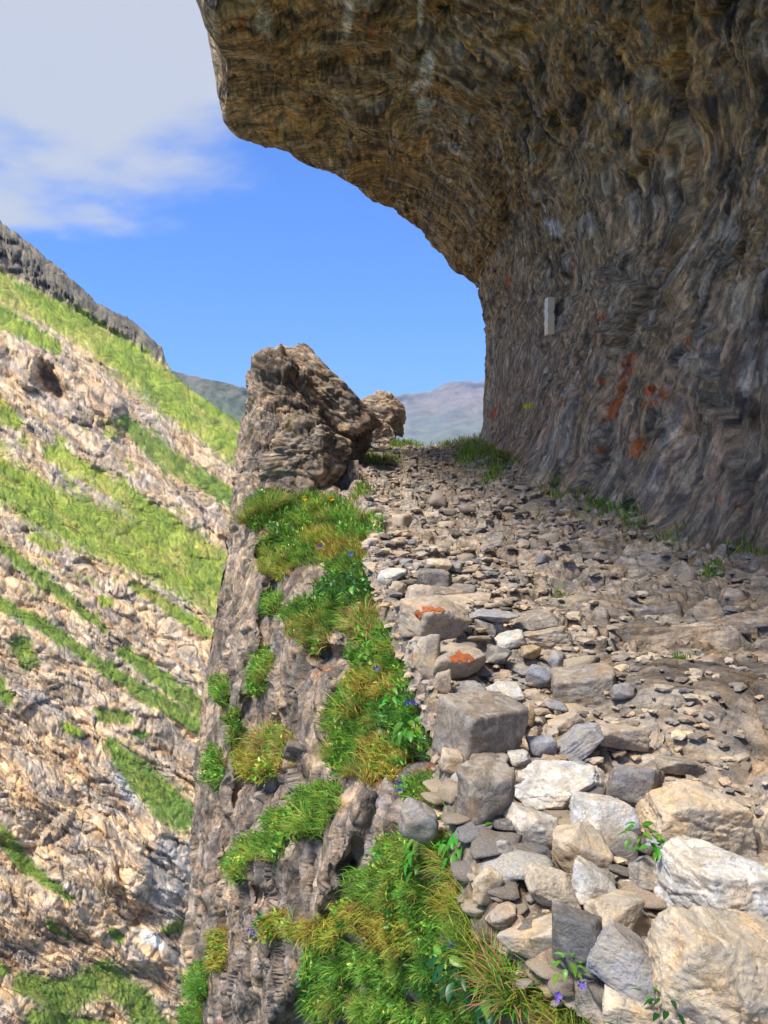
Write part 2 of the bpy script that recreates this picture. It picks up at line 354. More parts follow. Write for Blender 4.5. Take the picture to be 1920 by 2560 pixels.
# ---- path -----------------------------------------------------------------
def build_path():
    R, C1, C2 = 620, 330, 24
    Y = 1 / np.linspace(1 / 1.0, 1 / 36.0, R)
    Y = np.where(Y > 0, Y, 1)
    # finer mix: half uniform in 1/Y, half in log
    k = np.linspace(0, 1, R)
    Y = 1.0 * np.exp(np.log(36.0) * (0.55 * k + 0.45 * k ** 2.2))
    xl = XE(Y) - lip_w(Y); xb = XB(Y) + 0.9
    lim = np.minimum(xb - 0.1, 0.72 * Y + 0.9)
    u1 = np.linspace(0, 1, C1)[None, :]; u2 = np.linspace(0, 1, C2 + 1)[None, 1:]
    X = np.concatenate([lerp(xl[:, None], lim[:, None], u1), lerp(lim[:, None], xb[:, None], u2)], 1)
    C = X.shape[1]
    YY = np.repeat(Y[:, None], C, 1)
    Z = zbase(YY)
    eX = XE(YY); bX = XB(YY)
    Z = Z + 0.35 * sstep(-1.3, 0.4, X - bX) + 0.10 * sstep(0.9, 0.0, X - eX) * sstep(26, 20, YY)
    # sloping bedrock slab on the right, 3.2-5 m away
    slab = sstep(0.75, 0.25, np.abs(YY - 4.1 + 0.4 * (X - 1.6))) * sstep(0.9, 1.5, X) * sstep(3.8, 3.0, X)
    Z = Z + slab * 0.16
    V = np.stack([X, YY, Z], -1)
    w = 0.35 * np.stack([vnoise(V * 0.9, 3), vnoise(V * 0.9, 4), vnoise(V * 0.9, 5)], -1)
    q = (V + w) * np.array([0.7, 1.0, 2.4])
    c1, r1 = chisel(q * 1.3, 11, 0.8, 0.6, 0.25)
    c2, r2 = chisel(q * 3.2 + w, 12, 0.9, 0.8, 0.35)
    c3, r3 = chisel(q * 7.5, 13, 0.9, 0.9, 0.4)
    c4, r4 = chisel(q * 17.0, 14, 0.8, 0.8, 0.4)
    near = sstep(5.0, 2.2, YY)
    amp = lerp(0.35, 1.0, sstep(0, 0.25, X - eX)) * (1 - 0.45 * slab) * (1 - 0.55 * near)
    Vs = V * np.array([0.55, 1.0, 1.0])
    H = 0.12 * YY + 0.30 * fbm(Vs * 0.9, 3, 21) + 0.13 * fbm(Vs * 2.6, 3, 22) + 0.06 * c2
    def steps(h, s, a, b):
        k = np.floor(h / s); return s * (k + sstep(a, b, h / s - k)) - h
    terr = 0.95 * steps(H, 0.15, 0.62, 0.90) + 0.55 * steps(H + 0.05 * c3, 0.052, 0.4, 0.95)
    rim = sstep(0.3, 0.0, X - eX)
    dz = 0.13 * c1 + 0.075 * c2 + (0.042 + 0.10 * rim * near) * c3 + (0.016 + 0.05 * rim * near) * c4 + 0.07 * fbm(V * 1.7, 3, 20) + terr
    V[..., 2] += dz * amp
    V[..., 0] += 0.05 * c2 + 0.02 * c3
    # left lip drops over the edge
    V[..., 2] -= (0.05 + 0.02 * YY) * sstep(0.04, -1.0, (X - eX) / lip_w(YY)) ** 1.5
    base = lin(198, 180, 160) * 0.84
    col = base[None, None, :] * (0.86 + 0.22 * r2[..., :1] + 0.2 * (r3[..., :1] - 0.5))
    grey = np.array([0.20, 0.19, 0.185]); pale = lin(232, 218, 200) * 0.62; och = lin(190, 158, 122) * 0.75
    t = sstep(0.72, 0.85, r3[..., 1:2]); col = lerp(col, grey, 0.55 * t)
    t = sstep(0.78, 0.88, r3[..., 2:3]); col = lerp(col, pale, 0.7 * t)
    t = sstep(0.15, 0.5, vnoise(V * 1.3, 31))[..., None]; col = lerp(col, och, 0.3 * t)
    col = lerp(col, np.array([0.14, 0.118, 0.10]), (0.9 * slab * sstep(-0.5, 0.0, vnoise(V * np.array([2, 6, 4.]), 33)))[..., None])
    # darker brown in the low gaps between the stones
    t = sstep(-0.1, -0.34, c2)[..., None]; col = lerp(col, np.array([0.17, 0.14, 0.11]), 0.5 * t)
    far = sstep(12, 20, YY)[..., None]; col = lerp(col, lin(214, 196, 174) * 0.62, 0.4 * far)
    me = mesh_np('path', V, grid_faces(*V.shape[:2]), col, flow=(V + w) * np.array([0.8, 1.0, 3.0]))
    o = link('path', me, None, M_PATH, 'rough stony footpath of tan bedrock climbing under the overhang', 'path', kind='structure')
    return V
PATHV = build_path()
_pyrows = PATHV[:, 0, 1]
def path_z(X, Y):
    """height of the built path surface"""
    r = int(np.clip(np.searchsorted(_pyrows, Y), 1, len(_pyrows) - 1))
    row = PATHV[r]
    j = int(np.argmin(np.abs(row[:, 0] - X)))
    return float(row[max(0, j - 1):j + 2, 2].mean())

# ---- overhanging cliff ------------------------------------------------------
def resample(pts, n):
    pts = np.asarray(pts, float)
    s = np.r_[0, np.cumsum(np.linalg.norm(np.diff(pts, axis=0), axis=1))]; s /= s[-1]
    t = np.linspace(0, 1, n)
    return np.stack([np.interp(t, s, pts[:, k]) for k in range(pts.shape[1])], -1)
def build_overhang():
    sil = [(1200, 1135), (1204, 1111), (1215, 1041), (1219, 960), (1221, 903), (1221, 810), (1209, 764), (1192, 700), (1134, 665), (1076, 596),
           (1042, 538), (978, 498), (960, 463), (880, 446), (822, 399), (752, 368), (694, 347), (625, 324), (569, 303), (555, 231)]
    sil = np.array(sil, float)
    Y0 = np.interp(np.arange(len(sil)), [0, 1, 7, 12, 19], [24.5, 24, 21, 19, 17])
    S0a = PX(sil[:, 0], sil[:, 1], Y0)
    S0b = np.array([S0a[-1], PX(538, 150, 17), PX(527, 70, 17), PX(532, 0, 17), PX(528, -160, 17), (-3.3, 17.5, 19), (-2.2, 18, 23), (1.5, 19, 27)])
    Na = np.array([(4.25, 3, 0.0), (4.3, 3, 1.5), (4.25, 3, 3), (3.95, 3, 4.6), (3.3, 3, 6.2), (2.2, 3, 7.6), (0.7, 3, 8.7), (-1.2, 3, 9.6), (-3, 3, 10.2), (-5.2, 3, 10.9)])
    Nb = np.array([(-5.2, 3, 10.9), (-5.6, 3, 12), (-5.7, 3, 14), (-5.2, 3, 17), (-4, 3, 20), (-1, 3, 24)])
    TA, TB, S = 560, 60, 400
    S0 = np.concatenate([resample(S0a, TA), resample(S0b, TB + 1)[1:]])
    NN = np.concatenate([resample(Na, TA), resample(Nb, TB + 1)[1:]])
    T = TA + TB
    t = np.r_[np.linspace(0, 0.8, TA), np.linspace(0.8, 1, TB + 1)[1:]]
    s = np.linspace(0, 1, S)[:, None]
    Y = 1 / lerp(1 / S0[None, :, 1], 1 / NN[None, :, 1], s)
    g = np.clip((S0[None, :, 1] - Y) / (S0[None, :, 1] - NN[None, :, 1]), 0, 1) ** 0.8
    X = lerp(S0[None, :, 0], NN[None, :, 0], g); Z = lerp(S0[None, :, 2], NN[None, :, 2], g)
    wb = sstep(0.45, 0.0, t)[None, :]
    X = X + wb * (XB(Y) - lerp(S0[0, 0], NN[0, 0], g))
    Z = Z + sstep(0.25, 0.0, t)[None, :] * (zbase(Y) - 0.35 - lerp(S0[0, 2], NN[0, 2], g))
    wl_ = sstep(0.45, 0.8, t)[None, :]
    lipX = np.interp(Y, [3, 9, 11, 13, 15, 17, 25], [-2.4, -3.0, -3.2, -3.2, -3.25, -3.56, -3.56])  # near lip, out of view, reaches out so its shadow covers the wall foot
    X = X + wl_ * (lipX - lerp(S0[TA - 1, 0], NN[TA - 1, 0], g))
    V = np.stack([X, Y, Z], -1)
    # the corner turns away to the right at the far end
    k = np.linspace(1, 0, 30)[:-1]
    back = []
    for kk in k:
        b = S0.copy(); b[:, 0] += 7 * kk ** 1.6 * (1 + 0.2 * t); b[:, 1] += 7.0 * kk ** 0.8; b[:, 2] += 2 * kk * t
        back.append(b)
    k2 = np.linspace(0, 1, 14)[1:]
    front = []
    for kk in k2:
        b = V[-1].copy(); b[:, 1] -= 3.4 * kk; b[:, 0] += 0.5 * kk * (t > 0.5); front.append(b)
    V = np.concatenate([np.array(back), V, np.array(front)], 0)
    nb = len(back)
    Rr, Cc = V.shape[:2]
    V0 = V.copy()
    n = grid_normals(V)
    ctr = np.array([-2.0, 12.0, 3.0])
    flip = ((n * (ctr - V)).sum(-1) < 0)
    if flip.mean() > 0.5: n = -n
    px, py = toPX(V)
    L = np.concatenate([[0], np.cumsum(np.linalg.norm(np.diff(V0[nb], axis=0), axis=1))])[None, :].repeat(Rr, 0)
    Yv = V0[..., 1]
    wall = sstep(0.42, 0.25, t)[None, :] * np.ones((Rr, 1))
    # structure coordinates: along the profile (stretched), along the path, warped
    wv = np.stack([vnoise(V * 0.35, 41), vnoise(V * 0.35, 42), vnoise(V * 0.35, 43)], -1)
    skl = 0.55 * np.minimum(L, 7.0) - 0.35 * np.maximum(L - 7.0, 0)
    cl = 0.36 * np.minimum(L, 3.2) + 0.85 * np.clip(L - 3.2, 0, 4.0) + 0.42 * np.maximum(L - 7.2, 0)
    A = np.stack([cl - 0.12 * Yv, Yv + skl, V[..., 2] * 0.10], -1) + 0.9 * wv + 0.22 * np.stack([vnoise(V * 1.3, 44), vnoise(V * 1.3, 45), vnoise(V * 1.3, 46)], -1)
    cA, rA = chisel(A * 0.5, 51, 1.0, 0.6, 0.2)
    cB, rB = chisel(A * 1.5, 52, 1.0, 0.7, 0.25)
    cC, rC = chisel(A * np.array([1.0, 1.5, 1.0]) * 3.6, 53, 1.0, 0.8, 0.3)
    P3 = V * np.array([1.0, 1.0, 0.7])
    cD, rD = chisel(np.stack([A[..., 0] * 5, A[..., 1] * 11, A[..., 2]], -1), 54, 0.9, 0.8, 0.3)
    rid = fbm(A * 1.6, 4, 61, 0.55, ridged=True)
    rid2 = fbm(A * np.array([2.4, 4.6, 1.5]) + 3, 4, 62, 0.6, ridged=True)
    strk = fbm(np.stack([A[..., 0] * 1.3, A[..., 1] * 7.5, A[..., 2]], -1), 4, 63, 0.6)
    big = fbm(V * 0.28, 3, 60)
    disp = 0.35 * big + 0.30 * cA + 0.13 * cB + 0.06 * cC + 0.03 * cD + 0.03 * rid + 0.03 * rid2 + 0.06 * strk + 0.02 * fbm(V * 3.0, 3, 66)
    roof = sstep(0.36, 0.5, t)[None, :]
    band = np.sin((Yv * 1.15 + L * 0.28 + 1.1 * wv[..., 0]) * 1.9)
    disp = disp + roof * 0.13 * np.sign(band) * np.abs(band) ** 0.5
    foot = sstep(0.10, 0.0, t)[None, :]
    disp = disp * (1 - 0.4 * foot) + 0.35 * foot ** 2
    lipf = 1 - 0.4 * sstep(60, 0, np.abs(np.arange(Rr) - nb))[:, None]
    V = V + n * (disp * lipf)[..., None]
    px, py = toPX(V)
    # colours
    dark = lin(96, 88, 80); blue = lin(110, 102, 96); brown = lin(116, 98, 74); och = lin(176, 148, 104); pink = lin(166, 142, 122); blk = lin(40, 36, 32); pale = lin(170, 158, 142)
    f1 = fbm(A * 0.9 + 5, 4, 71)[..., None]; f2 = fbm(A * np.array([1.2, 2.4, 1.0]) + 9, 4, 72)[..., None]; f3 = fbm(P3 * 2.2, 3, 73)[..., None]
    f4 = fbm(A * np.array([3.0, 9.0, 2.0]) + 2, 4, 74, 0.65)[..., None]
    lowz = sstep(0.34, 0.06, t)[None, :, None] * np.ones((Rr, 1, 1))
    col = lerp(dark, blue, 0.8 * sstep(-0.05, 0.3, f1))
    col = lerp(col, brown, 0.85 * sstep(-0.1, 0.2, f2))
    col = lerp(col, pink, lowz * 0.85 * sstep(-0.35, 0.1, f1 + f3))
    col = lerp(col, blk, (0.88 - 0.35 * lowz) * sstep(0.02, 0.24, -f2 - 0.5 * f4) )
    col = lerp(col, blk, 0.6 * sstep(0.1, 0.3, f4) * (1 - 0.4 * lowz))
    col = lerp(col, lin(176, 160, 140), 0.6 * sstep(0.06, 0.28, strk)[..., None] * (0.4 + 0.6 * lowz)); col = lerp(col, lin(58, 54, 52), 0.6 * sstep(0.06, 0.28, -strk)[..., None])
    net = sstep(0.34, 0.62, rid2)[..., None]
    col = lerp(col, lerp(och, pale, np.clip(sstep(-.1, .2, f1) * 0.5 + 0.5 * lowz, 0, 1)), 0.85 * net * sstep(-0.25, 0.1, f3))
    edge = sstep(0.3, 0.62, rid)[..., None] * sstep(0.0, 0.25, f3 + 0.08)
    col = lerp(col, lerp(och, pale, lowz), 0.7 * edge)
    col = lerp(col, lin(160, 156, 150), 0.5 * sstep(0.80, 0.9, rC[..., 1:2]))
    # upper right of the roof painted darker and browner for lack of light
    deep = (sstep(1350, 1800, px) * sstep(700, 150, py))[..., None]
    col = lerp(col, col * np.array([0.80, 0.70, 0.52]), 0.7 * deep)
    # outer face beyond the lip, painted pale as if lit
    lip = sstep(0.80, 0.83, t)[None, :, None] * np.ones((Rr, 1, 1))
    col = lerp(col, lin(205, 186, 166), 0.75 * lip)
    lipb = (sstep(0.70, 0.78, t) * sstep(0.8, 0.78, t))[None, :, None]
    col = lerp(col, lin(178, 160, 150), 0.6 * lipb * sstep(0.0, 0.2, f3))
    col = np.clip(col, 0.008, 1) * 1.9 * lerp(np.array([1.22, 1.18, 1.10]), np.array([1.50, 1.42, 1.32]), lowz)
    col = col * np.minimum(1, 0.50 / col.max(-1, keepdims=True))
    def spot(cx, cy, rx, ry, ang, c, a, thr=0.0, nsc=7.0, seed=80):
        nonlocal col
        ca, sa = math.cos(math.radians(ang)), math.sin(math.radians(ang))
        dx, dy = px - cx, py - cy
        u, v = (dx * ca + dy * sa) / rx, (-dx * sa + dy * ca) / ry
        m = sstep(1.15, 0.55, np.sqrt(u * u + v * v)) * (V0[..., 1] > 3.5)
        idx = m > 0.01
        if not idx.any(): return
        nz = vnoise(V[idx] * nsc, seed)
        mm = m[idx] * sstep(thr - 0.12, thr + 0.12, nz + (m[idx] - 0.5) * 0.5)
        col[idx] = lerp(col[idx], c, (a * mm)[:, None])
    oran = lin(206, 112, 50)
    for (cx, cy, rx, ry, an) in [(1570, 915, 22, 50, 15), (1550, 985, 18, 55, 20), (1530, 1030, 14, 30, 10), (1625, 975, 22, 18, 0), (1655, 985, 18, 20, 0), (1630, 1008, 34, 12, -10),
                                 (1590, 1120, 22, 40, 30), (1605, 1130, 14, 20, 0), (1500, 955, 10, 14, 0), (1270, 705, 8, 22, 20), (1505, 795, 8, 14, 10), (1720, 845, 8, 24, 5),
                                 (1235, 1030, 8, 24, 30), (1405, 1005, 9, 14, 0), (1850, 1255, 12, 18, 10), (1800, 1250, 9, 9, 0), (602, 62, 9, 14, 0), (915, 30, 9, 12, 0), (930, 82, 11, 9, 0), (1498, 1120, 8, 10, 0)]:
        spot(cx, cy, rx * 1.0, ry * 1.05, an, oran, 0.9, thr=-0.02, nsc=12)
    spot(1318, 1016, 18, 9, -15, lin(225, 215, 60), 1.0, -0.5)
    wht = np.array([0.85, 0.83, 0.80])
    for (cx, cy, rx, ry, an) in [(1068, 175, 20, 55, 5), (1060, 265, 20, 28, -10), (1052, 30, 9, 50, 0), (660, 55, 22, 40, -10), (1045, 215, 25, 12, -40), (870, 45, 14, 45, 10), (1385, 570, 30, 16, 35)]:
        spot(cx, cy, rx * 1.1, ry * 1.1, an, wht, 1.0, thr=-0.6, nsc=5, seed=84)
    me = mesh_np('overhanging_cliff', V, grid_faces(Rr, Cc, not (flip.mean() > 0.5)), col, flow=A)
    link('overhanging_cliff', me, None, M_WALL, 'dark streaked rock wall that curves out over the path with orange lichen patches', 'cliff', kind='structure')
    return V, px, py, n
OVV, OVPX, OVPY, OVN = build_overhang()
def wall_at(x, y):
    d2 = (OVPX - x) ** 2 + (OVPY - y) ** 2 + np.where(OVV[..., 1] < 2, 1e9, 0)
    m = d2 < 16
    if not m.any(): i = np.unravel_index(np.argmin(d2), d2.shape)
    else:
        yy = np.where(m, OVV[..., 1], 1e9); i = np.unravel_index(np.argmin(yy), yy.shape)
    return OVV[i], OVN[i]

# ---- cliff that falls away left of the path -----------------------------------
_ly = [1150, 1250, 1400, 1600, 1800, 2000, 2200, 2400, 2560, 3000]
_lx = [588, 575, 553, 520, 497, 483, 470, 462, 458, 445]
_ey = [1150, 1200, 1240, 1300, 1400, 1500, 1600, 1700, 1800, 2000, 2130, 2250, 2330, 2480, 2560, 2700, 3000]
_ex = [880, 882, 900, 945, 945, 995, 1035, 1075, 1120, 1145, 1180, 1220, 1270, 1420, 1540, 1750, 2000]
RIBS = [  # (points, half width px, relative push towards the camera)
    ([(650, 1270), (610, 1450), (565, 1700), (525, 2000), (500, 2300), (490, 2560)], 60, 0.06),
    ([(690, 1420), (665, 1600), (640, 1750), (590, 1960), (548, 2200), (530, 2560)], 22, -0.04),
    ([(730, 1440), (720, 1600), (700, 1760)], 42, 0.05),
    ([(700, 1640), (697, 1780), (692, 1900)], 12, -0.04),
    ([(800, 1690), (790, 1800), (740, 1900)], 40, 0.05),
    ([(905, 1960), (850, 2120), (800, 2260), (730, 2420), (660, 2600)], 38, 0.10),
    ([(600, 2060), (620, 2150), (590, 2250)], 45, 0.05),
    ([(690, 2150), (660, 2320), (600, 2500)], 40, 0.06),
    ([(1050, 2020), (1040, 2110)], 45, 0.05),
]
DENTS = [(655, 1965, 62, 26, 0.07), (690, 1950, 16, 60, 0.03), (650, 2240, 56, 34, 0.07), (590, 2230, 16, 45, 0.04), (745, 2370, 24, 55, 0.07), (690, 1380, 50, 30, 0.04), (830, 1640, 60, 26, 0.06), (1115, 1520, 40, 30, 0.02), (960, 1560, 30, 30, 0.03)]
# patches of turf: x, y, rx, ry, density, sort (0 green, 1 straw, 2 moss/ochre, 3 dark leafy)
TURF = [(770, 1285, 130, 48, 1.0, 0), (672, 1275, 55, 46, 1.0, 0), (640, 1305, 22, 34, .8, 0), (920, 1330, 100, 34, 1.0, 0), (800, 1350, 80, 34, .8, 2), (720, 1370, 70, 60, 1.0, 0), (860, 1390, 80, 40, .9, 2),
        (690, 1420, 50, 40, .7, 2), (880, 1420, 70, 40, 1.0, 0), (860, 1490, 90, 50, 1.0, 3), (790, 1540, 70, 50, 1.0, 0), (780, 1590, 55, 50, .9, 1), (905, 1560, 70, 60, 1.0, 1), (690, 1510, 26, 40, .8, 0),
        (985, 1625, 45, 60, 1.0, 0), (930, 1650, 60, 40, .9, 0), (950, 1710, 100, 50, 1.0, 2), (1010, 1700, 45, 45, 1.0, 0), (880, 1800, 90, 80, 1.0, 0), (1000, 1780, 70, 55, 1.0, 3), (1040, 1850, 55, 50, .9, 3),
        (960, 1900, 80, 60, 1.0, 2), (870, 1890, 60, 60, .9, 0), (680, 1860, 60, 50, 1.0, 1), (650, 1910, 70, 40, 1.0, 2), (545, 1730, 20, 50, .8, 0), (655, 1680, 26, 70, .9, 0), (590, 1830, 20, 70, .8, 0),
        (530, 1920, 22, 70, .7, 0), (800, 2000, 70, 50, .9, 0), (740, 2060, 80, 45, .9, 0), (660, 2120, 60, 40, .8, 0), (590, 2170, 34, 50, .7, 0), (1080, 1985, 70, 45, 1.0, 0), (1110, 2060, 50, 60, .8, 2),
        (1120, 2130, 80, 60, 1.0, 3), (1000, 2150, 60, 60, 1.0, 0), (950, 2220, 90, 60, 1.0, 0), (1060, 2250, 90, 60, 1.0, 0), (900, 2290, 70, 50, .9, 2), (800, 2330, 70, 40, .9, 2), (700, 2310, 40, 40, .7, 2),
        (1000, 2330, 100, 60, 1.0, 2), (1120, 2330, 70, 60, 1.0, 0), (830, 2400, 70, 60, .9, 0), (950, 2420, 100, 60, 1.0, 0), (1100, 2430, 100, 60, 1.0, 3), (1210, 2430, 90, 60, 1.0, 3), (820, 2500, 60, 60, .8, 0),
        (960, 2520, 90, 50, 1.0, 0), (1120, 2530, 120, 40, 1.0, 0), (1290, 2500, 90, 50, .9, 0), (1400, 2520, 80, 40, .8, 3), (500, 2460, 40, 60, .9, 0), (555, 2380, 20, 70, .6, 2), (470, 2560, 50, 60, .8, 0), (560, 1260, 14, 40, .7, 0),
        (620, 1095, 20, 20, .5, 2), (960, 2700, 260, 120, 1.0, 0), (1200, 2700, 200, 120, 1.0, 0)]
def dist_poly(x, y, pts):
    best = np.full(np.shape(x), 1e9)
    for (ax, ay), (bx, by) in zip(pts[:-1], pts[1:]):
        dx, dy = bx - ax, by - ay
        t = np.clip(((x - ax) * dx + (y - ay) * dy) / (dx * dx + dy * dy), 0, 1)
        best = np.minimum(best, np.hypot(x - ax - t * dx, y - ay - t * dy))
    return best
def turf_field(x, y):
    best = np.zeros(np.shape(x)); sort = np.zeros(np.shape(x), int)
    for (cx, cy, rx, ry, a, s) in TURF:
        v = a * sstep(1.25, 0.5, np.sqrt(((x - cx) / rx) ** 2 + ((y - cy) / ry) ** 2))
        sort = np.where(v > best, s, sort); best = np.maximum(best, v)
    return best, sort
def build_cliff():
    R, C, CB = 520, 380, 40
    y = np.linspace(1150, 3000, R)[:, None]
    xl = np.interp(y, _ly, _lx); xe = np.interp(y, _ey, _ex)
    u = np.linspace(0, 1, C)[None, :]
    x = lerp(xl, xe + 16 + np.interp(y, [2200, 2350, 2560], [0, 60, 140]), u)
    dL = np.interp(y, [1150, 1300, 2000, 2560, 3000], [13.6, 13.4, 12.8, 11.8, 10.8])
    dE = 1.6 / np.maximum(0.155 + (np.maximum(y, 1215) - CY) / F, 0.02) * 1.0
    dE = np.minimum(dE, 13.2)
    inv = lerp(1 / dL, 1 / dE, u ** 1.25)
    tx, ty = x, y * np.ones_like(x)
    wx = tx + 26 * vnoise(np.stack([tx * 0.012, ty * 0.012, tx * 0], -1), 5); wy = ty
    rel = np.zeros_like(x)
    for pts, hw, a in RIBS:
        rel += a * sstep(1.6, 0.0, dist_poly(wx, wy, pts) / hw)
    for cx, cy, rx, ry, a in DENTS:
        rel -= a * sstep(1.2, 0.3, np.sqrt(((wx - cx) / rx) ** 2 + ((wy - cy) / ry) ** 2))
    tf, ts = turf_field(wx, wy)
    edge = sstep(0.0, 0.10, u) * sstep(1.0, 0.92, u)
    d = 1 / inv * (1 - rel * edge)
    V = PX(tx, ty, d)
    bk = np.linspace(1, 0, CB + 1)[:-1][None, :]           # the side turned away from the camera
    db = d[:, :1] * (1 + 0.9 * bk ** 1.3); xb_ = (V[:, :1, 0] + 0.5 * bk) ; zb = V[:, :1, 2] * np.ones_like(bk)
    B = np.stack([xb_, db, zb], -1)
    V = np.concatenate([B, V], 1)
    tf = np.concatenate([np.zeros_like(xb_), tf], 1); ts = np.concatenate([np.zeros(xb_.shape, int), ts], 1)
    eg = np.concatenate([np.ones_like(xb_), sstep(1.0, 0.95, u) * np.ones_like(tx)], 1)
    n = grid_normals(V)
    if (n[..., 1] < 0).mean() < 0.5: n = -n
    w = np.stack([vnoise(V * 0.8, 101), vnoise(V * 0.8, 102), vnoise(V * 0.8, 103)], -1)
    q = V * np.array([1.0, 1.0, 0.42]) + 0.3 * w
    c1, r1 = chisel(q * 0.9, 111, 0.9, 0.7, 0.3); c2, r2 = chisel(q * 2.4, 112, 0.9, 0.7, 0.4)
    c3, r3 = chisel(q * 6.0, 113, 0.8, 0.7, 0.4); c4, r4 = chisel(V * 15.0, 114, 0.8, 0.7, 0.3)
    near = sstep(9, 3, V[..., 1])
    rock = 1 - 0.55 * sstep(0.3, 0.8, tf)
    sp = np.linalg.norm(np.gradient(V, axis=0), axis=-1)
    k3, k4, k2_ = sstep(0.09, 0.03, sp), sstep(0.045, 0.015, sp), sstep(0.12, 0.04, sp)
    disp = (lerp(0.20, 0.09, near) * c1 + lerp(0.11, 0.08, near) * c2 * k2_ + 0.045 * c3 * k3 + 0.016 * c4 * k4) * rock * eg + 0.05 * fbm(V * 3, 3, 120)
    disp = disp + 0.07 * sstep(0.3, 0.9, tf) * (0.5 + fbm(V * 4.5, 3, 121)) * lerp(1.8, 1.0, near)
    V = V + n * disp[..., None]
    base = lin(166, 150, 136) * 0.8; dk = lin(104, 94, 88) * 0.75; tan = lin(202, 178, 152) * 0.82; rust = lin(176, 104, 62) * 0.7
    f1 = fbm(V * np.array([1.2, 1.2, 0.5]), 4, 131)[..., None]; f2 = fbm(V * 2.6, 4, 132)[..., None]
    col = lerp(base, tan, sstep(-0.1, 0.3, f1)); col = lerp(col, dk, 0.8 * sstep(0.05, 0.35, f2))
    col = col * (0.8 + 0.4 * r3[..., :1])
    col = lerp(col, rust, 0.6 * sstep(0.32, 0.46, fbm(V * 2.6 + 31, 4, 133))[..., None])
    green = lin(96, 112, 30) * 0.55; straw = lin(150, 120, 62) * 0.55; moss = lin(140, 108, 24) * 0.62; soil = lin(74, 54, 36) * 0.8
    gc = np.stack([green, straw, moss, lin(50, 84, 30) * 0.6])[ts]
    gc = lerp(gc, moss, 0.7 * sstep(0.0, 0.3, fbm(V * 3.2, 3, 134))[..., None])
    gc = lerp(gc, soil, 0.6 * sstep(0.1, 0.35, fbm(V * 5.0, 3, 135))[..., None])
    tm = sstep(0.25, 0.6, tf + 0.45 * fbm(V * 3.5, 3, 136))
    col = lerp(col, gc, tm[..., None])
    me = mesh_np('cliff_face', V, grid_faces(*V.shape[:2], True), col, flow=np.stack([q[..., 2] * 1.6, q[..., 0] * 1.3 + 0.4 * q[..., 1], q[..., 1]], -1))
    link('cliff_face', me, None, M_CLIFF, 'steep grey cliff with grassy ledges falling away left of the path', 'cliff', kind='structure')
    return V[:, CB:], n[:, CB:], tx, ty, tm[:, CB:], ts[:, CB:]
CLV, CLN, CLX, CLY, CLT, CLS = build_cliff()
CLPX, CLPY = toPX(CLV)
def cliff_at(x, y):
    d2 = (CLPX - x) ** 2 + (CLPY - y) ** 2
    m = d2 < 20
    if m.any():
        dd = np.where(m, CLV[..., 1], 1e9); i = np.unravel_index(np.argmin(dd), dd.shape)
    else:
        i = np.unravel_index(np.argmin(d2), d2.shape)
    return CLV[i], CLN[i], i

# ---- hillside across the ravine -------------------------------------------------
BANDS = [([(-700, 165), (-300, 480), (0, 715), (200, 815), (400, 965), (600, 1105), (760, 1210)], [60, 40, 30, 36, 48, 52, 50], 0),
         ([(-300, 560), (0, 790), (70, 830), (145, 868)], [40, 28, 24, 14], 0),
         ([(308, 1050), (390, 1125), (480, 1185), (620, 1270)], [16, 26, 22, 22], 1),
         ([(-400, 800), (0, 1025), (40, 1060)], [40, 26, 14], 0),
         ([(-300, 980), (0, 1190), (120, 1270), (300, 1350), (420, 1395), (560, 1480)], [50, 50, 55, 62, 66, 60], 0),
         ([(130, 1130), (300, 1230), (430, 1330), (540, 1400)], [20, 26, 34, 30], 0),
         ([(0, 1365), (60, 1415), (160, 1490), (260, 1572)], [13, 17, 14, 10], 1),
         ([(-200, 1380), (0, 1510), (100, 1560), (180, 1612), (300, 1695), (420, 1770), (520, 1830)], [16, 16, 16, 15, 17, 20, 18], 1),
         ([(310, 1630), (400, 1695), (500, 1770)], [18, 20, 22], 1), ([(330, 1460), (440, 1530), (520, 1580)], [10, 15, 15], 0),
         ([(275, 1860), (350, 1940), (450, 2040)], [16, 38, 42], 1), ([(-100, 2010), (0, 2085), (70, 2170), (180, 2250)], [18, 20, 18, 8], 1),
         ([(405, 2325), (445, 2320)], [8, 16], 1), ([(60, 2460), (150, 2500), (260, 2440), (340, 2500), (400, 2600)], [26, 44, 36, 34, 40], 1), ([(100, 2560), (250, 2580)], [40, 30], 1),
         ([(55, 1620), (70, 1650)], [26, 24], 1), ([(-30, 1690), (20, 1745)], [24, 18], 1), ([(255, 1785), (315, 1795)], [16, 18], 1), ([(165, 1818), (195, 1830)], [14, 12], 0),
         ([(280, 2330), (300, 2345)], [12, 12], 1), ([(-100, 2380), (5, 2430)], [20, 14], 1), ([(340, 1835), (360, 1840)], [8, 8], 1), ([(90, 1345), (140, 1365)], [16, 14], 0), ([(255, 1500), (275, 1505)], [12, 12], 0), ([(120, 2310), (165, 2340)], [10, 8], 1)]
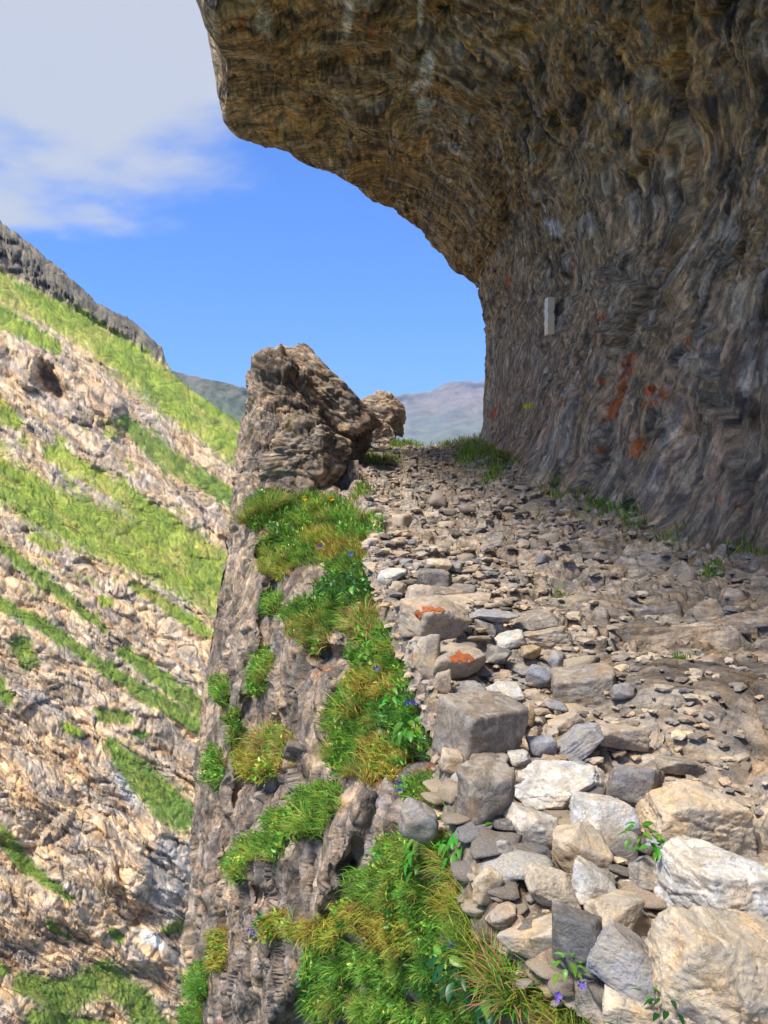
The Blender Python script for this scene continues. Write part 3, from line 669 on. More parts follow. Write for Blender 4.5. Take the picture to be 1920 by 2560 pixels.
def build_hill():
    sx = [-1500, -700, -300, 0, 130, 200, 240, 330, 345, 390, 404, 416, 430, 480, 560, 620, 700, 800]
    sy = [-600, -20, 310, 550, 655, 715, 755, 800, 815, 855, 868, 905, 928, 975, 1030, 1068, 1130, 1210]
    R, C = 600, 520
    x = np.concatenate([np.linspace(-1500, -120, 70), np.linspace(-118, 800, C - 70)])[None, :]
    v = np.linspace(0, 1, R)[:, None] ** 0.9
    ys = np.interp(x, sx, sy)
    ys = ys + (7 * vnoise(np.stack([x * 0.03, x * 0, x * 0], -1), 3) + 5 * vnoise(np.stack([x * 0.09, x * 0, x * 0], -1), 4) + 3 * vnoise(np.stack([x * 0.25, x * 0, x * 0], -1), 5)) * sstep(430, 400, x)
    y = lerp(ys, 3400.0, v)
    xx = x * np.ones_like(y)
    U, W = (xx - CX) / F, (CY - y) / F
    inv = (-0.55 * U + 0.35 - 0.75 * W) / 35.0
    # soften: gentler slope than a flat steep plane, the upper part set back
    inv = np.maximum(inv, 0.0045)
    d0 = 1 / inv
    a = xx * 0.80 + y * 0.60; b = -xx * 0.60 + y * 0.80            # along / across the dipping beds (photo px)
    S3 = lambda fa, fb, s, o=4, r=0.55: fbm(np.stack([a * fa, b * fb, a * 0 + s], -1), o, int(s), r)
    warp = 60 * S3(0.004, 0.006, 201, 3) + 14 * S3(0.02, 0.03, 202, 3)
    bw = b + warp
    led = np.zeros_like(y)
    for per, amp, ph in ((150, 0.012, 0.1), (61, 0.006, 0.5), (23, 0.003, 0.2)):
        tt = np.mod(bw / per + ph, 1.0)
        led += amp * (sstep(0.0, 0.30, tt) * (1 - tt) * 1.6 - 0.4)   # overhanging beds: sharp on one side
    q = np.stack([a * 0.42, bw, a * 0], -1)
    k1, kr1 = chisel(q * 0.010, 211, 0.9, 0.7, 0.25); k2, kr2 = chisel(q * 0.028, 212, 0.9, 0.7, 0.35); k3, kr3 = chisel(q * 0.075, 213, 0.9, 0.7, 0.35)
    # big rounded bulges low down
    bul = np.zeros_like(y)
    for cx, cy, rx, ry, am in [(230, 2180, 150, 170, 0.07), (60, 2010, 130, 110, 0.05), (400, 2180, 90, 160, 0.05), (40, 2280, 120, 90, 0.04), (30, 2560, 130, 90, 0.06), (330, 2370, 120, 60, 0.03), (230, 1010, 80, 55, 0.035), (290, 1040, 30, 60, 0.03), (120, 950, 90, 30, 0.03)]:
        rr = np.sqrt(((xx - cx) / rx) ** 2 + ((y - cy) / ry) ** 2)
        bul += 0.55 * am * np.sqrt(np.clip(1 - rr ** 2, 0, 1))
    wq = 14 * S3(0.03, 0.03, 205, 3)
    cu = ((xx + wq - 128) * 0.66 + (y - 958) * 0.75) / 58; cv = (-(xx - 128) * 0.75 + (y + wq - 958) * 0.66) / 25
    cave = sstep(1.25, 0.35, np.sqrt(cu ** 2 + (cv * (1 + 0.5 * np.clip(cu, -0.5, 2))) ** 2))
    green = np.zeros_like(y); dkg = np.zeros_like(y)
    jx = xx + 16 * S3(0.03, 0.05, 221, 3); jy = y + 16 * S3(0.03, 0.05, 222, 3)
    for pts, hw, s in BANDS:
        best = np.zeros_like(y)
        for (p0, p1, h0, h1) in zip(pts[:-1], pts[1:], hw[:-1], hw[1:]):
            dx, dy = p1[0] - p0[0], p1[1] - p0[1]
            t = np.clip(((jx - p0[0]) * dx + (jy - p0[1]) * dy) / (dx * dx + dy * dy), 0, 1)
            best = np.maximum(best, sstep(1.75, 0.45, np.hypot(jx - p0[0] - t * dx, jy - p0[1] - t * dy) / lerp(h0, h1, t)))
        dkg = np.where(best > green, s, dkg); green = np.maximum(green, best)
    sc = S3(0.012, 0.03, 231, 5, 0.6)
    thin = sstep(0.02, 0.35, sc) * sstep(950, 1100, y) * sstep(1750, 1300, y)
    green = np.maximum(green * sstep(-0.5, -0.12, sc + 0.45 * (green - 0.4)), 0.75 * thin)
    upper = sstep(0, 30, (np.interp(xx, [-1500, 0, 200, 420, 700], [-450, 680, 790, 925, 1150]) - y))      # bare cliff along the ridge
    rock = 1 - 0.75 * green
    rel = (led * lerp(1, 0.5, upper) + 0.014 * k1 + 0.009 * k2 + 0.004 * k3) * rock + bul + 0.004 * S3(0.02, 0.03, 240, 4) - 0.085 * cave + green * (0.004 * S3(0.03, 0.06, 241, 3) + 0.0022 * S3(0.13, 0.2, 242, 2)) + upper * (0.02 + 0.03 * k2 + 0.012 * k3)
    fade = sstep(0, 0.02, v)
    d = d0 * (1 - rel * lerp(0.15, 1, fade))
    V = PX(xx, y, d)
    top = V[:1].copy()
    backs = []
    for kk in np.linspace(1, 0, 16)[:-1]:
        t2 = top.copy(); t2[..., 0] -= 30 * kk; t2[..., 1] += 25 * kk; t2[..., 2] -= 2 + 30 * kk ** 1.5; backs.append(t2[0])
    nb = len(backs)
    FL0 = np.stack([a * 0.03, bw * 0.03, a * 0 + 0.2 * d], -1)
    tan = lin(222, 188, 148) * 0.86; lil = lin(194, 176, 158) * 0.80; gry = lin(150, 136, 122) * 0.72; pch = lin(238, 200, 152) * 0.90; och = lin(186, 148, 106) * 0.78
    col = lerp(lil, tan, sstep(-0.15, 0.2, S3(0.006, 0.02, 251))[..., None])
    col = lerp(col, pch, 0.8 * sstep(0.1, 0.35, S3(0.012, 0.03, 252))[..., None] * sstep(1350, 1700, y)[..., None])
    col = lerp(col, gry, 0.8 * sstep(0.05, 0.3, S3(0.01, 0.05, 253))[..., None])
    col = lerp(col, och, 0.7 * sstep(0.1, 0.3, S3(0.012, 0.05, 254))[..., None])
    fine = fbm(np.stack([a * 0.018, bw * 0.16, a * 0 + 7], -1), 4, 257, 0.65)
    col = lerp(col, lin(112, 98, 92) * 0.6, 0.55 * sstep(0.12, 0.38, fine)[..., None]); col = lerp(col, lin(246, 220, 186) * 0.84, 0.6 * sstep(0.06, 0.3, -fine)[..., None])
    mott = fbm(np.stack([a * 0.06, bw * 0.12, a * 0 + 9], -1), 3, 258, 0.7)
    col = col * (1 + 0.5 * mott[..., None])
    col = col * (0.85 + 0.3 * kr2[..., :1])
    ug = lerp(lin(128, 120, 108) * 0.62, lin(158, 146, 128) * 0.62, sstep(-0.2, 0.25, S3(0.02, 0.03, 255))[..., None])
    ug = lerp(ug, lin(98, 92, 84) * 0.6, 0.8 * sstep(0.1, 0.3, S3(0.03, 0.06, 256))[..., None])
    col = lerp(col, ug, upper[..., None])
    def patch(cx, cy, rx, ry, ang, c, am):
        nonlocal col
        ca, sa = math.cos(math.radians(ang)), math.sin(math.radians(ang))
        uu = ((jx - cx) * ca + (jy - cy) * sa) / rx; vv = (-(jx - cx) * sa + (jy - cy) * ca) / ry
        col = lerp(col, c, (am * sstep(1.1, 0.6, np.sqrt(uu * uu + vv * vv)))[..., None])
    patch(315, 1975, 55, 17, 55, lin(226, 222, 218) * 0.85, 0.95); patch(382, 2350, 50, 17, 30, lin(226, 224, 222) * 0.85, 0.95)
    patch(420, 2190, 70, 120, 0, lin(190, 182, 174) * 0.8, 0.8); patch(110, 1760, 80, 18, 30, lin(190, 182, 176) * 0.75, 0.8); patch(200, 1830, 60, 16, 50, lin(120, 112, 116) * 0.6, 0.8)
    g0 = lin(158, 182, 62) * 0.62; g1 = lin(100, 146, 54) * 0.58; g2 = lin(196, 192, 96) * 0.68
    gc = lerp(g0, g2, 0.8 * sstep(-0.1, 0.3, S3(0.008, 0.02, 261))[..., None]); gc = lerp(gc, g1, 0.55 * sstep(0.0, 0.35, S3(0.012, 0.04, 262))[..., None])
    gc = np.where(dkg[..., None] > 0, lerp(gc, g1, 0.6), gc)
    gc = gc * (1 + 0.55 * S3(0.10, 0.2, 264, 3, 0.7))[..., None]
    gm = sstep(0.18, 0.86, green + 0.7 * S3(0.016, 0.06, 263, 6, 0.85) + 0.55 * S3(0.16, 0.3, 265, 2)) * 0.95
    col = lerp(col, gc, gm[..., None])
    col = np.concatenate([np.repeat(col[:1], nb, 0), col], 0)
    V = np.concatenate([np.array(backs), V], 0)
    me = mesh_np('hillside', V, grid_faces(*V.shape[:2], True), np.clip(col * 1.12, 0.01, 0.8), flow=np.concatenate([np.repeat(FL0[:1], nb, 0), FL0], 0))
    link('hillside', me, None, M_HILL, 'sunlit hillside of tan rock beds and bright grass bands across the ravine', 'hillside', kind='structure')
    return V[nb:], xx, y, gm, dkg
HLV, HLX, HLY, HLG, HLD = build_hill()

# ---- far hills ------------------------------------------------------------------
def far_ridge(name, sx, sy, dist, depth, label, cols, seed, zlow):
    C, R = 300, 90
    x = np.linspace(sx[0], sx[-1], C)[None, :]; v = np.linspace(0, 1, R)[:, None]
    y = np.interp(x, sx, sy) + 3 * vnoise(np.stack([x * 0.05, x * 0, x * 0], -1), seed)
    top = PX(x, y, dist)
    X = top[..., 0] * np.ones_like(v); Z = lerp(top[..., 2], zlow, v); Yy = dist - depth * v ** 1.2 * np.ones_like(x)
    V = np.stack([X, Yy, Z], -1)
    s = 8.0 / dist
    V[..., 1] += dist * 0.02 * fbm(V * np.array([s, s, s]) * 1.0, 5, seed, 0.55, True) * sstep(0, 0.05, v)
    V[..., 2] += dist * 0.004 * fbm(V * s * 2, 4, seed + 5) * sstep(0, 0.05, v)
    bk = top[0].copy(); bk[:, 1] += depth; bk[:, 2] = zlow
    V = np.concatenate([bk[None], V], 0)
    f = fbm(V * np.array([s * 1.5, s * 1.5, s * 5]), 5, seed + 2)[..., None]
    f2 = fbm(V * s * 4, 4, seed + 3)[..., None]
    px, py = toPX(V)
    t = sstep(0.0, 1.0, (py - cols[3]) / cols[4])[..., None]
    col = lerp(cols[0], cols[1], np.clip(t + 0.5 * f, 0, 1)); col = lerp(col, cols[2], 0.7 * sstep(0.05, 0.3, f2))
    me = mesh_np(name, V, grid_faces(*V.shape[:2], True), np.clip(col, 0.02, 0.8))
    link(name, me, None, M_FAR, label, 'mountain', kind='structure')
far_ridge('far_mountain', [300, 700, 860, 960, 1015, 1045, 1075, 1120, 1150, 1230, 1500, 2000], [1150, 1050, 1015, 1000, 984, 982, 978, 956, 953, 955, 900, 860], 1900, 900,
          'hazy blue flat-topped mountain beyond the crest of the path', (lin(176, 150, 138) * 0.5, lin(140, 150, 122) * 0.5, lin(120, 112, 110) * 0.5, 955, 150), 301, -40)
far_ridge('distant_hill', [250, 380, 425, 500, 560, 620, 700, 900, 1100], [880, 912, 926, 944, 955, 972, 1000, 1080, 1180], 520, 260,
          'dull green hill behind the sunny grass slope', (lin(140, 134, 122) * 0.6, lin(124, 138, 106) * 0.6, lin(96, 104, 92) * 0.5, 930, 110), 311, -40)
# valley ground to the horizon
def build_ground():
    n = 80
    g = np.sign(np.linspace(-1, 1, n)) * np.abs(np.linspace(-1, 1, n)) ** 2.2 * 2600
    X, Y = np.meshgrid(g, g + 300)
    Z = -62 + 3 * fbm(np.stack([X * .01, Y * .01, X * 0], -1), 4, 77)
    V = np.stack([X, Y, Z], -1)
    col = lerp(lin(150, 140, 110) * 0.5, lin(110, 130, 60) * 0.5, sstep(-.2, .2, fbm(V * 0.004, 4, 78))[..., None])
    link('ground', mesh_np('ground', V, grid_faces(n, n), col), None, M_GROUND, 'floor of the valley far below the path', 'ground', kind='structure')
build_ground()
# ================================================================== stones
_ico = {}
def ico(sub):
    if sub not in _ico:
        bm = bmesh.new(); bmesh.ops.create_icosphere(bm, subdivisions=sub, radius=1.0)
        v = np.array([x.co[:] for x in bm.verts]); v /= np.linalg.norm(v, axis=1, keepdims=True)
        f = np.array([[q.index for q in t.verts] for t in bm.faces]); bm.free()
        _ico[sub] = (v, f)
    return _ico[sub]
def rock_verts(seed, sub=4, dims=(1, 1, 1), npl=11, sharp=22, rough=0.05, flat=False, box=0.0, fine=0.02, size=1.0):
    """star-shaped broken stone: soft intersection of random planes, then chipped"""
    r = np.random.default_rng(seed)
    d, f = ico(sub)
    pl = r.normal(size=(npl, 3)); pl /= np.linalg.norm(pl, axis=1, keepdims=True)
    h = r.uniform(0.72, 1.0, npl)
    ax = np.array([[1, 0, 0], [-1, 0, 0], [0, 1, 0], [0, -1, 0], [0, 0, 1], [0, 0, -1]], float)
    ah = np.array([1.0, 1.0, 1.0, 1.0, 0.8, 0.8]) * (1.0 - 0.12 * r.random(6))
    if flat: ah[4:] = 0.62
    ax = ax + r.normal(size=ax.shape) * (0.04 + 0.22 * (1 - box)); ax /= np.linalg.norm(ax, axis=1, keepdims=True)
    if box > 0.6: pl = pl[:4]; h = h[:4] * 1.25
    P, H = np.vstack([pl, ax]), np.r_[h, ah]
    k = np.maximum(d @ P.T / H, 0)
    rad = (k ** sharp).sum(1) ** (-1.0 / sharp)
    v = d * rad[:, None]
    v = v / np.abs(v).max(0)
    o = r.uniform(-50, 50, 3)
    c1, _ = chisel((v * np.array([1, 1, 1.6]) + o) * 1.7, seed % 97, 0.8, 0.5, 0.15)
    c2, _ = chisel((v * np.array([1, 1, 2.2]) + o) * 4.2, seed % 89, 0.8, 0.6, 0.3)
    v = v * (1 + rough * 1.6 * c1 + rough * 0.9 * c2 + fine * fbm((v + o) * 6, 3, 5))[:, None]
    return v * np.asarray(dims)[None, :] * size, f
def rock_mesh(name, seed, sub, dims, **k):
    v, f = rock_verts(seed, sub, dims, **k)
    return mesh_np(name, v, f)
TINTS = {'white': lin(232, 224, 212) * 0.70, 'cream': lin(230, 206, 172) * 0.72, 'tan': lin(204, 180, 154) * 0.72, 'bluish': lin(168, 168, 176) * 0.66, 'grey': lin(160, 150, 142) * 0.64,
         'dark grey': lin(112, 106, 104) * 0.62, 'brown': lin(150, 134, 118) * 0.64, 'ochre': lin(216, 176, 112) * 0.62}
_cm = np.array([0.40, 0.36, 0.31])
TINTS = {k: lerp(v, _cm, 0.2) for k, v in TINTS.items()}
HERO = [  # x, y, w, h (photo px), tint, shape, roll deg, label
    (1087, 1548, 190, 110, 'tan', 'lump', 8, 'lumpy tan rock with an orange lichen spot capping the path edge'),
    (1145, 1650, 195, 100, 'tan', 'lump', 0, 'tan rock with bright orange lichen below the lumpy cap rock'),
    (1066, 1640, 70, 130, 'tan', 'lump', 0, 'narrow upright tan rock on the outer face of the low edge wall'),
    (1050, 1500, 90, 80, 'tan', 'lump', 0, 'rounded tan rock at the grass corner above the lichened rocks'),
    (1150, 1497, 175, 34, 'tan', 'slab', 3, 'long thin tan slab lying on top of the lichened rocks'),
    (1130, 1478, 140, 34, 'brown', 'slab', 2, 'thin brown slab stacked between the dark block and the long tan slab'),
    (1088, 1447, 88, 50, 'dark grey', 'block', 2, 'small dark grey block near the top of the edge wall'),
    (985, 1437, 95, 38, 'white', 'slab', -14, 'pale pointed slab jutting out over the dark leafy plants'),
    (998, 1470, 40, 50, 'tan', 'wedge', 30, 'small tan wedge hanging at the grass edge under the pale slab'),
    (960, 1418, 120, 26, 'tan', 'slab', 2, 'long flat tan slab at the upper end of the edge wall'),
    (955, 1360, 110, 34, 'tan', 'slab', -3, 'flat tan slab with a dark gap beneath it beside the upper grass'),
    (1100, 1412, 70, 30, 'cream', 'lump', 0, 'small cream stone between bluish chips above the dark block'),
    (1135, 1418, 60, 28, 'bluish', 'slab', 5, 'small bluish flat stone beside the cream stone'),
    (1238, 1540, 125, 36, 'bluish', 'slab', 3, 'smooth pale bluish slab inside the edge wall'),
    (1352, 1552, 140, 46, 'brown', 'slab', -4, 'brown layered slab right of the pale bluish slab'),
    (1275, 1602, 90, 42, 'white', 'slab', -8, 'small white slab tucked before the long tan slab'),
    (1360, 1588, 150, 56, 'tan', 'slab', -5, 'long tan slab with a dark underside near the path'),
    (1215, 1580, 70, 60, 'dark grey', 'lump', 10, 'dark grey stone wedged behind the lichened rock'),
    (1326, 1630, 52, 44, 'ochre', 'lump', 0, 'small yellow ochre stone on the stone pile'),
    (1394, 1652, 52, 52, 'bluish', 'lump', 20, 'knobbly bluish white stone right of the ochre stone'),
    (1243, 1642, 66, 58, 'dark grey', 'wedge', 25, 'dark bluish wedge left of the ochre stone'),
    (1305, 1672, 115, 34, 'grey', 'slab', 4, 'flat grey slab under the ochre stone'),
    (1352, 1690, 100, 66, 'bluish', 'slab', 24, 'tilted pale blue slab with a pointed end'),
    (1160, 1700, 125, 26, 'brown', 'slab', 2, 'upper thin brown plate in the dark layered stack'),
    (1165, 1722, 118, 28, 'grey', 'slab', -2, 'lower thin grey plate in the dark layered stack'),
    (1105, 1705, 50, 60, 'tan', 'lump', 0, 'small tan stone at the left end of the layered stack'),
    (1250, 1735, 125, 58, 'white', 'slab', -6, 'bright white flat stone lying on the big dark block'),
    (1205, 1818, 215, 160, 'brown', 'block', 2, 'big dark square block in the low edge wall'),
    (1458, 1716, 165, 82, 'brown', 'block', -6, 'large brown block with a tan top beside the pale blue slab'),
    (1560, 1728, 70, 46, 'grey', 'lump', 0, 'grey stone at the right end of the large brown block'),
    (1385, 1762, 70, 26, 'bluish', 'slab', 10, 'thin bluish chip behind the square block'),
    (1435, 1775, 95, 30, 'ochre', 'slab', 18, 'long ochre sliver leaning behind the tilted stone'),
    (1326, 1788, 44, 62, 'ochre', 'lump', 0, 'upright ochre stone against the right side of the square block'),
    (1412, 1812, 120, 70, 'tan', 'slab', -10, 'flat tan stone resting behind the tilted grey stone'),
    (1548, 1838, 150, 70, 'tan', 'slab', 10, 'broad pinkish tan slab right of the tilted grey stone'),
    (1445, 1858, 150, 62, 'bluish', 'block', -36, 'long bluish grey stone tilted steeply upwards'),
    (1354, 1868, 84, 70, 'bluish', 'wedge', 10, 'dark blue and white wedge left of the tilted stone'),
    (1298, 1896, 66, 32, 'white', 'lump', 0, 'small white stone below the square block'),
    (1220, 1900, 110, 36, 'dark grey', 'slab', 3, 'dark thin slab at the foot of the square block'),
    (1135, 1850, 56, 46, 'tan', 'lump', 0, 'small tan stone in the grass left of the square block'),
    (1130, 1905, 60, 60, 'tan', 'lump', 0, 'tan stone stacked below the small tan stone at the grass'),
    (1218, 1992, 160, 160, 'brown', 'lump', 0, 'big rough grey brown rock left of the large white slab'),
    (1392, 1968, 245, 112, 'white', 'slab', -14, 'large white slab tilted up to the right'),
    (1582, 1975, 165, 140, 'grey', 'lump', 0, 'big rounded grey rock right of the large white slab'),
    (1430, 1925, 110, 40, 'bluish', 'slab', -4, 'bluish slab showing behind the large white slab'),
    (1510, 2042, 175, 110, 'white', 'lump', 4, 'pale blocky stone below the big rounded grey rock'),
    (1470, 2010, 90, 70, 'dark grey', 'block', 0, 'dark grey block in the shade of the large white slab'),
    (1738, 2048, 310, 190, 'cream', 'boulder', 8, 'large cream boulder with a dark ochre underside'),
    (1338, 2075, 150, 100, 'white', 'slab', 6, 'white rounded slab below the large white slab'),
    (1264, 2122, 44, 66, 'white', 'wedge', -28, 'thin white shard leaning beside the rounded slab'),
    (1328, 2132, 130, 56, 'dark grey', 'slab', 6, 'dark grey slab under the white rounded slab'),
    (1450, 2130, 160, 130, 'cream', 'lump', 20, 'cream stone stained bluish in the middle of the rubble'),
    (1545, 2110, 110, 80, 'grey', 'wedge', 10, 'grey wedge under the pale blocky stone'),
    (1368, 2208, 140, 130, 'cream', 'lump', 0, 'knobbly cream stone beside the grass in the rubble'),
    (1217, 2212, 90, 100, 'cream', 'wedge', 30, 'cream wedge half hidden in leafy plants'),
    (1480, 2215, 130, 110, 'white', 'lump', 15, 'pale lumpy stone above the ochre topped stone'),
    (1612, 2185, 115, 74, 'grey', 'lump', 0, 'grey stone left of the huge pale block'),
    (1790, 2225, 350, 220, 'white', 'boulder', 4, 'huge pale block at the right edge with ochre streaks'),
    (1540, 2285, 145, 130, 'cream', 'lump', 0, 'cream stone with an ochre top left of the huge pale block'),
    (1800, 2440, 380, 290, 'cream', 'boulder', 10, 'huge cream boulder in the bottom corner below the pale block'),
    (1325, 2358, 195, 130, 'cream', 'wedge', 0, 'pale triangular stone with a grey front face'),
    (1440, 2352, 130, 165, 'dark grey', 'block', 0, 'dark grey upright block right of the triangular stone'),
    (1575, 2412, 240, 165, 'bluish', 'wedge', 22, 'blue grey slab with ochre flecks before the huge cream boulder'),
    (1578, 2520, 140, 70, 'cream', 'block', 8, 'long cream block at the bottom near the grass'),
    (1730, 2520, 200, 110, 'grey', 'slab', 28, 'grey sloping slab under the huge cream boulder'),
    (1050, 2055, 110, 120, 'grey', 'lump', 0, 'grey brown rock standing in the grass left of the rubble'),
    (1255, 2290, 80, 60, 'tan', 'lump', 0, 'tan stone at the grass above the triangular stone'),
    (1510, 2200, 60, 50, 'dark grey', 'lump', 0, 'small dark stone in the gap left of the pale block'),
    (1690, 1912, 120, 60, 'brown', 'slab', 6, 'brown slab behind the large cream boulder'),
    (1650, 2120, 90, 60, 'bluish', 'lump', 0, 'bluish stone between the cream boulder and the pale block'),
]
PPX, PPY = toPX(PATHV)
def path_px(x, y):
    d2 = (PPX - x) ** 2 + (PPY - y) ** 2
    m = d2 < 60
    if not m.any(): return None
    yy = np.where(m, PATHV[..., 1], 1e9); i = np.unravel_index(np.argmin(yy), yy.shape)
    return PATHV[i]
GZ = lambda x, y: 1.6 / max(0.155 + (y - CY) / F, 0.02)
STONES = []
def hero_stone(k, x, y, w, h, tint, shape, roll, label):
    sub = 6 if w > 220 else 5 if w > 110 else 4
    yb = y + h * 0.38
    d = GZ(x, yb)
    pp_ = path_px(x, min(yb, 2548)) if 960 < x < 1900 else None
    if pp_ is not None and abs(pp_[1] - d) < 0.8 * d: d = pp_[1] - 0.01
    if x < XE(d) / d * F + CX:                       # lies left of the path line: use the cliff surface
        p, n, i = cliff_at(x, min(yb, 2540)); d = min(d, p[1] - 0.02) if abs(p[1] - d) < 1.2 else d
    W, Hh = w * d / F, h * d / F
    if shape == 'slab':   dims, kw = (W / 2, W * 0.36, max(Hh * 0.46, 0.012)), dict(flat=True, npl=8, rough=0.06, sharp=60)
    elif shape == 'block': dims, kw = (W / 2, W * 0.38, Hh * 0.50), dict(box=0.9, rough=0.05, sharp=70)
    elif shape == 'wedge': dims, kw = (W / 2, W * 0.36, Hh * 0.50), dict(npl=7, rough=0.05, sharp=70)
    elif shape == 'boulder': dims, kw = (W / 2, W * 0.36, Hh * 0.52), dict(npl=9, rough=0.075, sharp=60, box=0.55)
    else: dims, kw = (W / 2, W * 0.42, Hh * 0.52), dict(npl=10, rough=0.06, sharp=50)
    me = rock_mesh('stone_shape', 1000 + k, sub, dims, **kw)
    o = link('boulder' if shape == 'boulder' or w > 190 and h > 150 else 'stone', me, None, M_STONE, label, 'boulder' if shape == 'boulder' or w > 190 and h > 150 else 'stone')
    r = np.random.default_rng(k)
    p = PX(x, y, d + dims[1] * 0.35)
    o.location = p
    tilt = math.radians(10 if shape == 'slab' else 4)
    o.rotation_euler = (tilt + r.uniform(-0.06, 0.06), math.radians(roll), r.uniform(-0.35, 0.35) if shape != 'block' else (0.62 if w == 215 else -0.25))
    c = TINTS[tint] * r.uniform(0.9, 1.08)
    o.color = (*c, 1)
    STONES.append((p, max(dims)))
    return o, dims
M_LICHEN = rock_mat('orange_lichen', use='object', scale=6, bump=0.6, contrast=0.4)
for k, hs in enumerate(HERO):
    o, dims = hero_stone(k, *hs)
    if 'orange lichen' in hs[-1]:                    # lichen crust: thin patches lifted off the stone's own surface
        me = o.data
        v = np.zeros(len(me.vertices) * 3, np.float32); me.vertices.foreach_get('co', v); v = v.reshape(-1, 3)
        nn = np.zeros(len(me.vertices) * 3, np.float32); me.vertices.foreach_get('normal', nn); nn = nn.reshape(-1, 3)
        fc = np.array([p.vertices[:] for p in me.polygons])
        wv_ = fbm(v * (8.0 / max(dims)), 3, 9, 0.8)
        fld = np.zeros(len(v))
        for (ax_, az_, rr_) in [(-.15, .55, .30), (.1, .5, .2), (-.45, .2, .2)]:
            c_ = v[np.argmin(np.linalg.norm(v - np.array([ax_ * dims[0], -dims[1] * .75, az_ * dims[2] * 1.2]), axis=1))]
            fld = np.maximum(fld, 1 - np.linalg.norm(v - c_, axis=1) / (rr_ * dims[0]))
        keep = (fld[fc].mean(1) + 0.9 * wv_[fc].mean(1)) > 0.40
        if keep.any():
            L = link('lichen', mesh_np('lichen', v + nn * 0.004, fc[keep]), o, M_LICHEN, 'orange lichen crust'); L.color = (*(lin(184, 106, 64) * 0.75), 1)

# ---- loose stones on the path: shared shapes ---------------------------------------
SHAPES = []
for s in range(10):
    kind = ['slab', 'slab', 'wedge', 'lump', 'slab', 'block', 'slab', 'wedge', 'slab', 'lump'][s]
    dm = {'slab': (1, .72, .22), 'lump': (1, .85, .55), 'wedge': (1, .7, .4), 'block': (1, .75, .45)}[kind]
    me = rock_mesh('stone_shape', 300 + s, 3, dm, npl=8, flat=kind == 'slab', rough=0.07, sharp=60, box=0.8 if kind == 'block' else 0)
    me.materials.append(M_STONE)
    SHAPES.append((kind, me))
WORD = {'slab': 'flat', 'lump': 'chunky', 'wedge': 'wedge shaped', 'block': 'blocky'}
def where(X, Y):
    if Y > 15: return 'high on the path towards the crest'
    if X > XB(Y) - 0.75: return 'at the foot of the rock wall'
    if X < XE(Y) + 0.75:
        return 'in the low edge wall beside the grass' if Y > 3.4 else 'in the pale rubble by the bottom grass'
    if Y > 8: return 'half way up the stony path'
    return 'on the stony path below the wall' if Y > 4 else 'among the pale rubble near the big boulders'
cands = []
rr = np.random.default_rng(42)
def put_stone(X, Y, size, tint, shp, embed=0.25, lift=0.0):
    z = path_z(X, Y) + lift
    kind, me = SHAPES[shp]
    o = bpy.data.objects.new('stone', me); COL.objects.link(o)
    hz = {'slab': .22, 'lump': .55, 'wedge': .4, 'block': .45}[kind] * size
    o.location = (X, Y, z + hz * (1 - 2 * embed) * 0.8)
    o.scale = (size, size * rr.uniform(.8, 1.1), size * rr.uniform(.8, 1.2))
    o.rotation_euler = (rr.uniform(-.16, .16) + .08, rr.uniform(-.18, .12), rr.uniform(0, 6.28))
    c = TINTS[tint] * rr.uniform(0.85, 1.12); o.color = (*c, 1)
    px = size * 2 / Y * F
    sz = 'tiny' if size < 0.05 else 'small' if size < 0.09 else 'mid sized' if size < 0.15 else 'large'
    lab = f"{sz} {tint} {WORD[kind]} stone lying {where(X, Y)}"
    o['label'] = lab; o['category'] = 'stone'; o['group'] = lab.replace(' stone lying', ' stones')
    return o
nst = 0
tries = 0
while nst < 226 and tries < 5000:
    tries += 1
    zone = rr.random()
    if zone < 0.55:                                   # rubble along the path edge
        Y = 2.3 + 5.7 * rr.random() ** 1.1; X = XE(Y) + rr.uniform(-0.03, 0.8) ; s = rr.uniform(0.05, 0.14)
        tint = rr.choice(['bluish', 'dark grey', 'white', 'cream', 'tan', 'grey', 'ochre', 'brown'], p=[.10, .12, .14, .18, .24, .12, .04, .06])
    elif zone < 0.82:
        Y = 4.0 + 9 * rr.random() ** 1.2; X = rr.uniform(XE(Y) + .4, XB(Y) - .1); s = rr.uniform(0.05, 0.13)
        tint = rr.choice(['tan', 'grey', 'cream', 'brown', 'bluish'], p=[.5, .16, .18, .1, .06])
    else:
        Y = rr.uniform(8, 22); X = rr.uniform(XE(Y) + .2, XB(Y) - .1); s = rr.uniform(0.08, 0.2)
        tint = rr.choice(['tan', 'grey', 'cream'], p=[.6, .15, .25])
    if X / Y * F + CX > 1960 or (Y < 4.8 and X > XE(Y) + 1.0 and rr.random() < 0.7): continue
    p = np.array([X, Y])
    if any(np.hypot(p[0] - q[0], p[1] - q[1]) < (0.42 if zone < 0.55 else 0.55) * r + s * (0.35 if zone < 0.55 else 0.6) for q, r in STONES): continue
    STONES.append((np.array([X, Y, 0]), s))
    put_stone(X, Y, s, tint, int(rr.choice([0, 1, 4, 6, 8])) if zone < 0.55 and rr.random() < .75 else int(rr.integers(0, 10)))
    nst += 1
for k in range(34):                                  # stones set along the near rim of the path
    Y = rr.uniform(1.95, 3.3); X = float(XE(Y)) + rr.uniform(-0.07, 0.12)
    put_stone(X, Y, rr.uniform(0.04, 0.085), str(rr.choice(['tan', 'cream', 'grey', 'tan', 'brown'])), int(rr.integers(0, 10)), 0.3)
